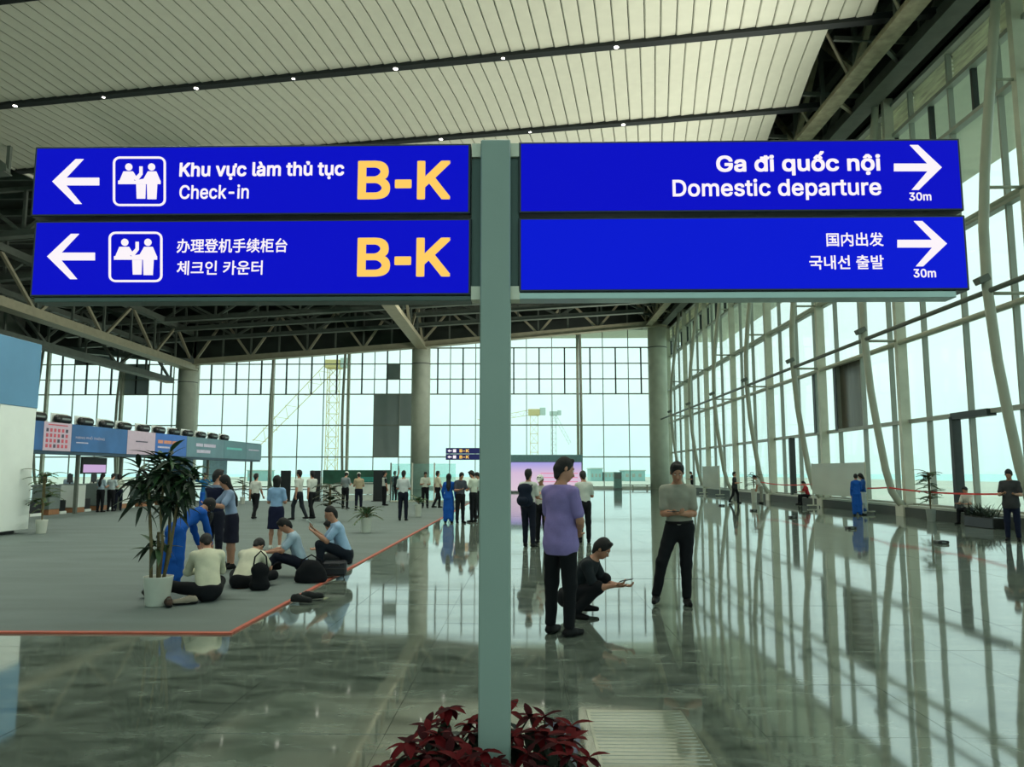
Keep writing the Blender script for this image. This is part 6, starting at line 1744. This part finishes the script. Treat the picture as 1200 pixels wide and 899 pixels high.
t = thing('long_bench', 'long white bench along the far glass wall', 'bench', (PY(742, 572, 76).x, 76.3, 0))
MB().bevbox(-1.7, 1.7, -.25, .25, .32, .42, .02).build('seat', M_WHITE, t)
for x in (-1.4, 0, 1.4): MB().box(x - .05, x + .05, -.2, .2, 0, .32).build('leg', M_STEEL, t)
# barrier tape
t = thing('barrier_tape', 'red and white barrier tape strung along the right glass wall', 'tape', (13.5, 22, 1.0))
ya = 19.5; n_ = 0
tp = [13.6, 21.6, 29.6, 37.6, 45.6]
for i in range(len(tp) - 1):
    a, b_ = tp[i], tp[i + 1]
    for q in range(8):
        u0, u1 = q / 8, (q + 1) / 8
        z0_, z1_ = [1.06 - .10 * (1 - (2 * u - 1) ** 2) for u in (u0, u1)]
        MB().beam((13.62 - 13.5, a + (b_ - a) * u0 - 22, z0_ - 1.0), (13.62 - 13.5, a + (b_ - a) * u1 - 22, z1_ - 1.0), .006, .055).build('tape_length', M_RED, t)
# floor sockets
for i, (a, b_, lab) in enumerate(((997, 620, 'below the two women in blue'), (929, 607, 'below the person in the red top'), (883, 599, 'below the white plant stand'), (845.5, 593, 'farthest along the right wall'), (1103, 637, 'nearest, below the potted palm'))):
    b0 = G(a, b_)
    t = thing('floor_outlet', 'small black raised floor outlet box ' + lab, 'outlet', (b0.x, b0.y, 0), 0, 'floor outlet boxes on the right')
    MB().bevbox(-.13, .13, -.13, .13, 0, .07, .02).build('lid_box', M_BLACK, t); MB().bevbox(-.05, .05, -.134, -.128, .02, .05, .001).build('socket_face', M_GREYP, t)

# ================================================================== OUTSIDE
def crane(label, px, top_py, Y, wpx, m, jib=None):
    b = PY(px, 553, Y); k = Y / FPX; H_ = PY(px, top_py, Y).z; w2 = wpx * k / 2
    t = thing('tower_crane', label, 'crane', (b.x, Y, -1.1))
    H_ += 1.1; leg = MB(); th = .16 * wpx * k * .35
    for sx2 in (-1, 1):
        for sy2 in (-1, 1):
            MB().beam((sx2 * w2, sy2 * w2, 0), (sx2 * w2, sy2 * w2, H_), th, th).build('mast_leg', m, t)
    n = max(4, int(H_ / (w2 * 2.2))); lat = MB()
    for i in range(n):
        z0, z1 = H_ * i / n, H_ * (i + 1) / n
        for (a, c) in (((-1, -1), (1, -1)), ((1, -1), (1, 1)), ((1, 1), (-1, 1)), ((-1, 1), (-1, -1))):
            lat.beam((a[0] * w2, a[1] * w2, z0), (c[0] * w2, c[1] * w2, z1), th * .6, th * .6)
            lat.beam((a[0] * w2, a[1] * w2, z1), (c[0] * w2, c[1] * w2, z1), th * .6, th * .6)
    tag(lat.build('mast_lattice', m, t), kind='stuff')
    MB().bevbox(-w2 * 1.5, w2 * 1.5, -w2 * 1.5, w2 * 1.5, H_, H_ + w2 * 1.6, .1).build('slewing_unit', m, t)
    MB().bevbox(w2 * 1.5, w2 * 3.0, -w2 * 1.2, w2 * .4, H_ + .1, H_ + w2 * 2.0, .1).build('cab', M_CRANE2, t)
    if jib:
        (jx, jy), hw2 = jib
        e_ = PY(jx, jy, Y) - Vector((b.x, Y, -1.1)); s_ = Vector((0, 0, H_ + w2))
        d = (e_ - s_); nn = Vector((-d.z, 0, d.x)).normalized() * hw2 * k
        l2 = MB(); n = 14
        for sg_ in (-1, 1): MB().beam(s_ + nn * sg_, e_ + nn * sg_ * .7, th, th).build('jib_chord', m, t)
        for i in range(n):
            a = s_.lerp(e_, i / n); c = s_.lerp(e_, (i + 1) / n); sg_ = 1 if i % 2 else -1
            l2.beam(a + nn * sg_, c - nn * sg_, th * .6, th * .6)
        tag(l2.build('jib_lattice', m, t), kind='stuff')
    return t
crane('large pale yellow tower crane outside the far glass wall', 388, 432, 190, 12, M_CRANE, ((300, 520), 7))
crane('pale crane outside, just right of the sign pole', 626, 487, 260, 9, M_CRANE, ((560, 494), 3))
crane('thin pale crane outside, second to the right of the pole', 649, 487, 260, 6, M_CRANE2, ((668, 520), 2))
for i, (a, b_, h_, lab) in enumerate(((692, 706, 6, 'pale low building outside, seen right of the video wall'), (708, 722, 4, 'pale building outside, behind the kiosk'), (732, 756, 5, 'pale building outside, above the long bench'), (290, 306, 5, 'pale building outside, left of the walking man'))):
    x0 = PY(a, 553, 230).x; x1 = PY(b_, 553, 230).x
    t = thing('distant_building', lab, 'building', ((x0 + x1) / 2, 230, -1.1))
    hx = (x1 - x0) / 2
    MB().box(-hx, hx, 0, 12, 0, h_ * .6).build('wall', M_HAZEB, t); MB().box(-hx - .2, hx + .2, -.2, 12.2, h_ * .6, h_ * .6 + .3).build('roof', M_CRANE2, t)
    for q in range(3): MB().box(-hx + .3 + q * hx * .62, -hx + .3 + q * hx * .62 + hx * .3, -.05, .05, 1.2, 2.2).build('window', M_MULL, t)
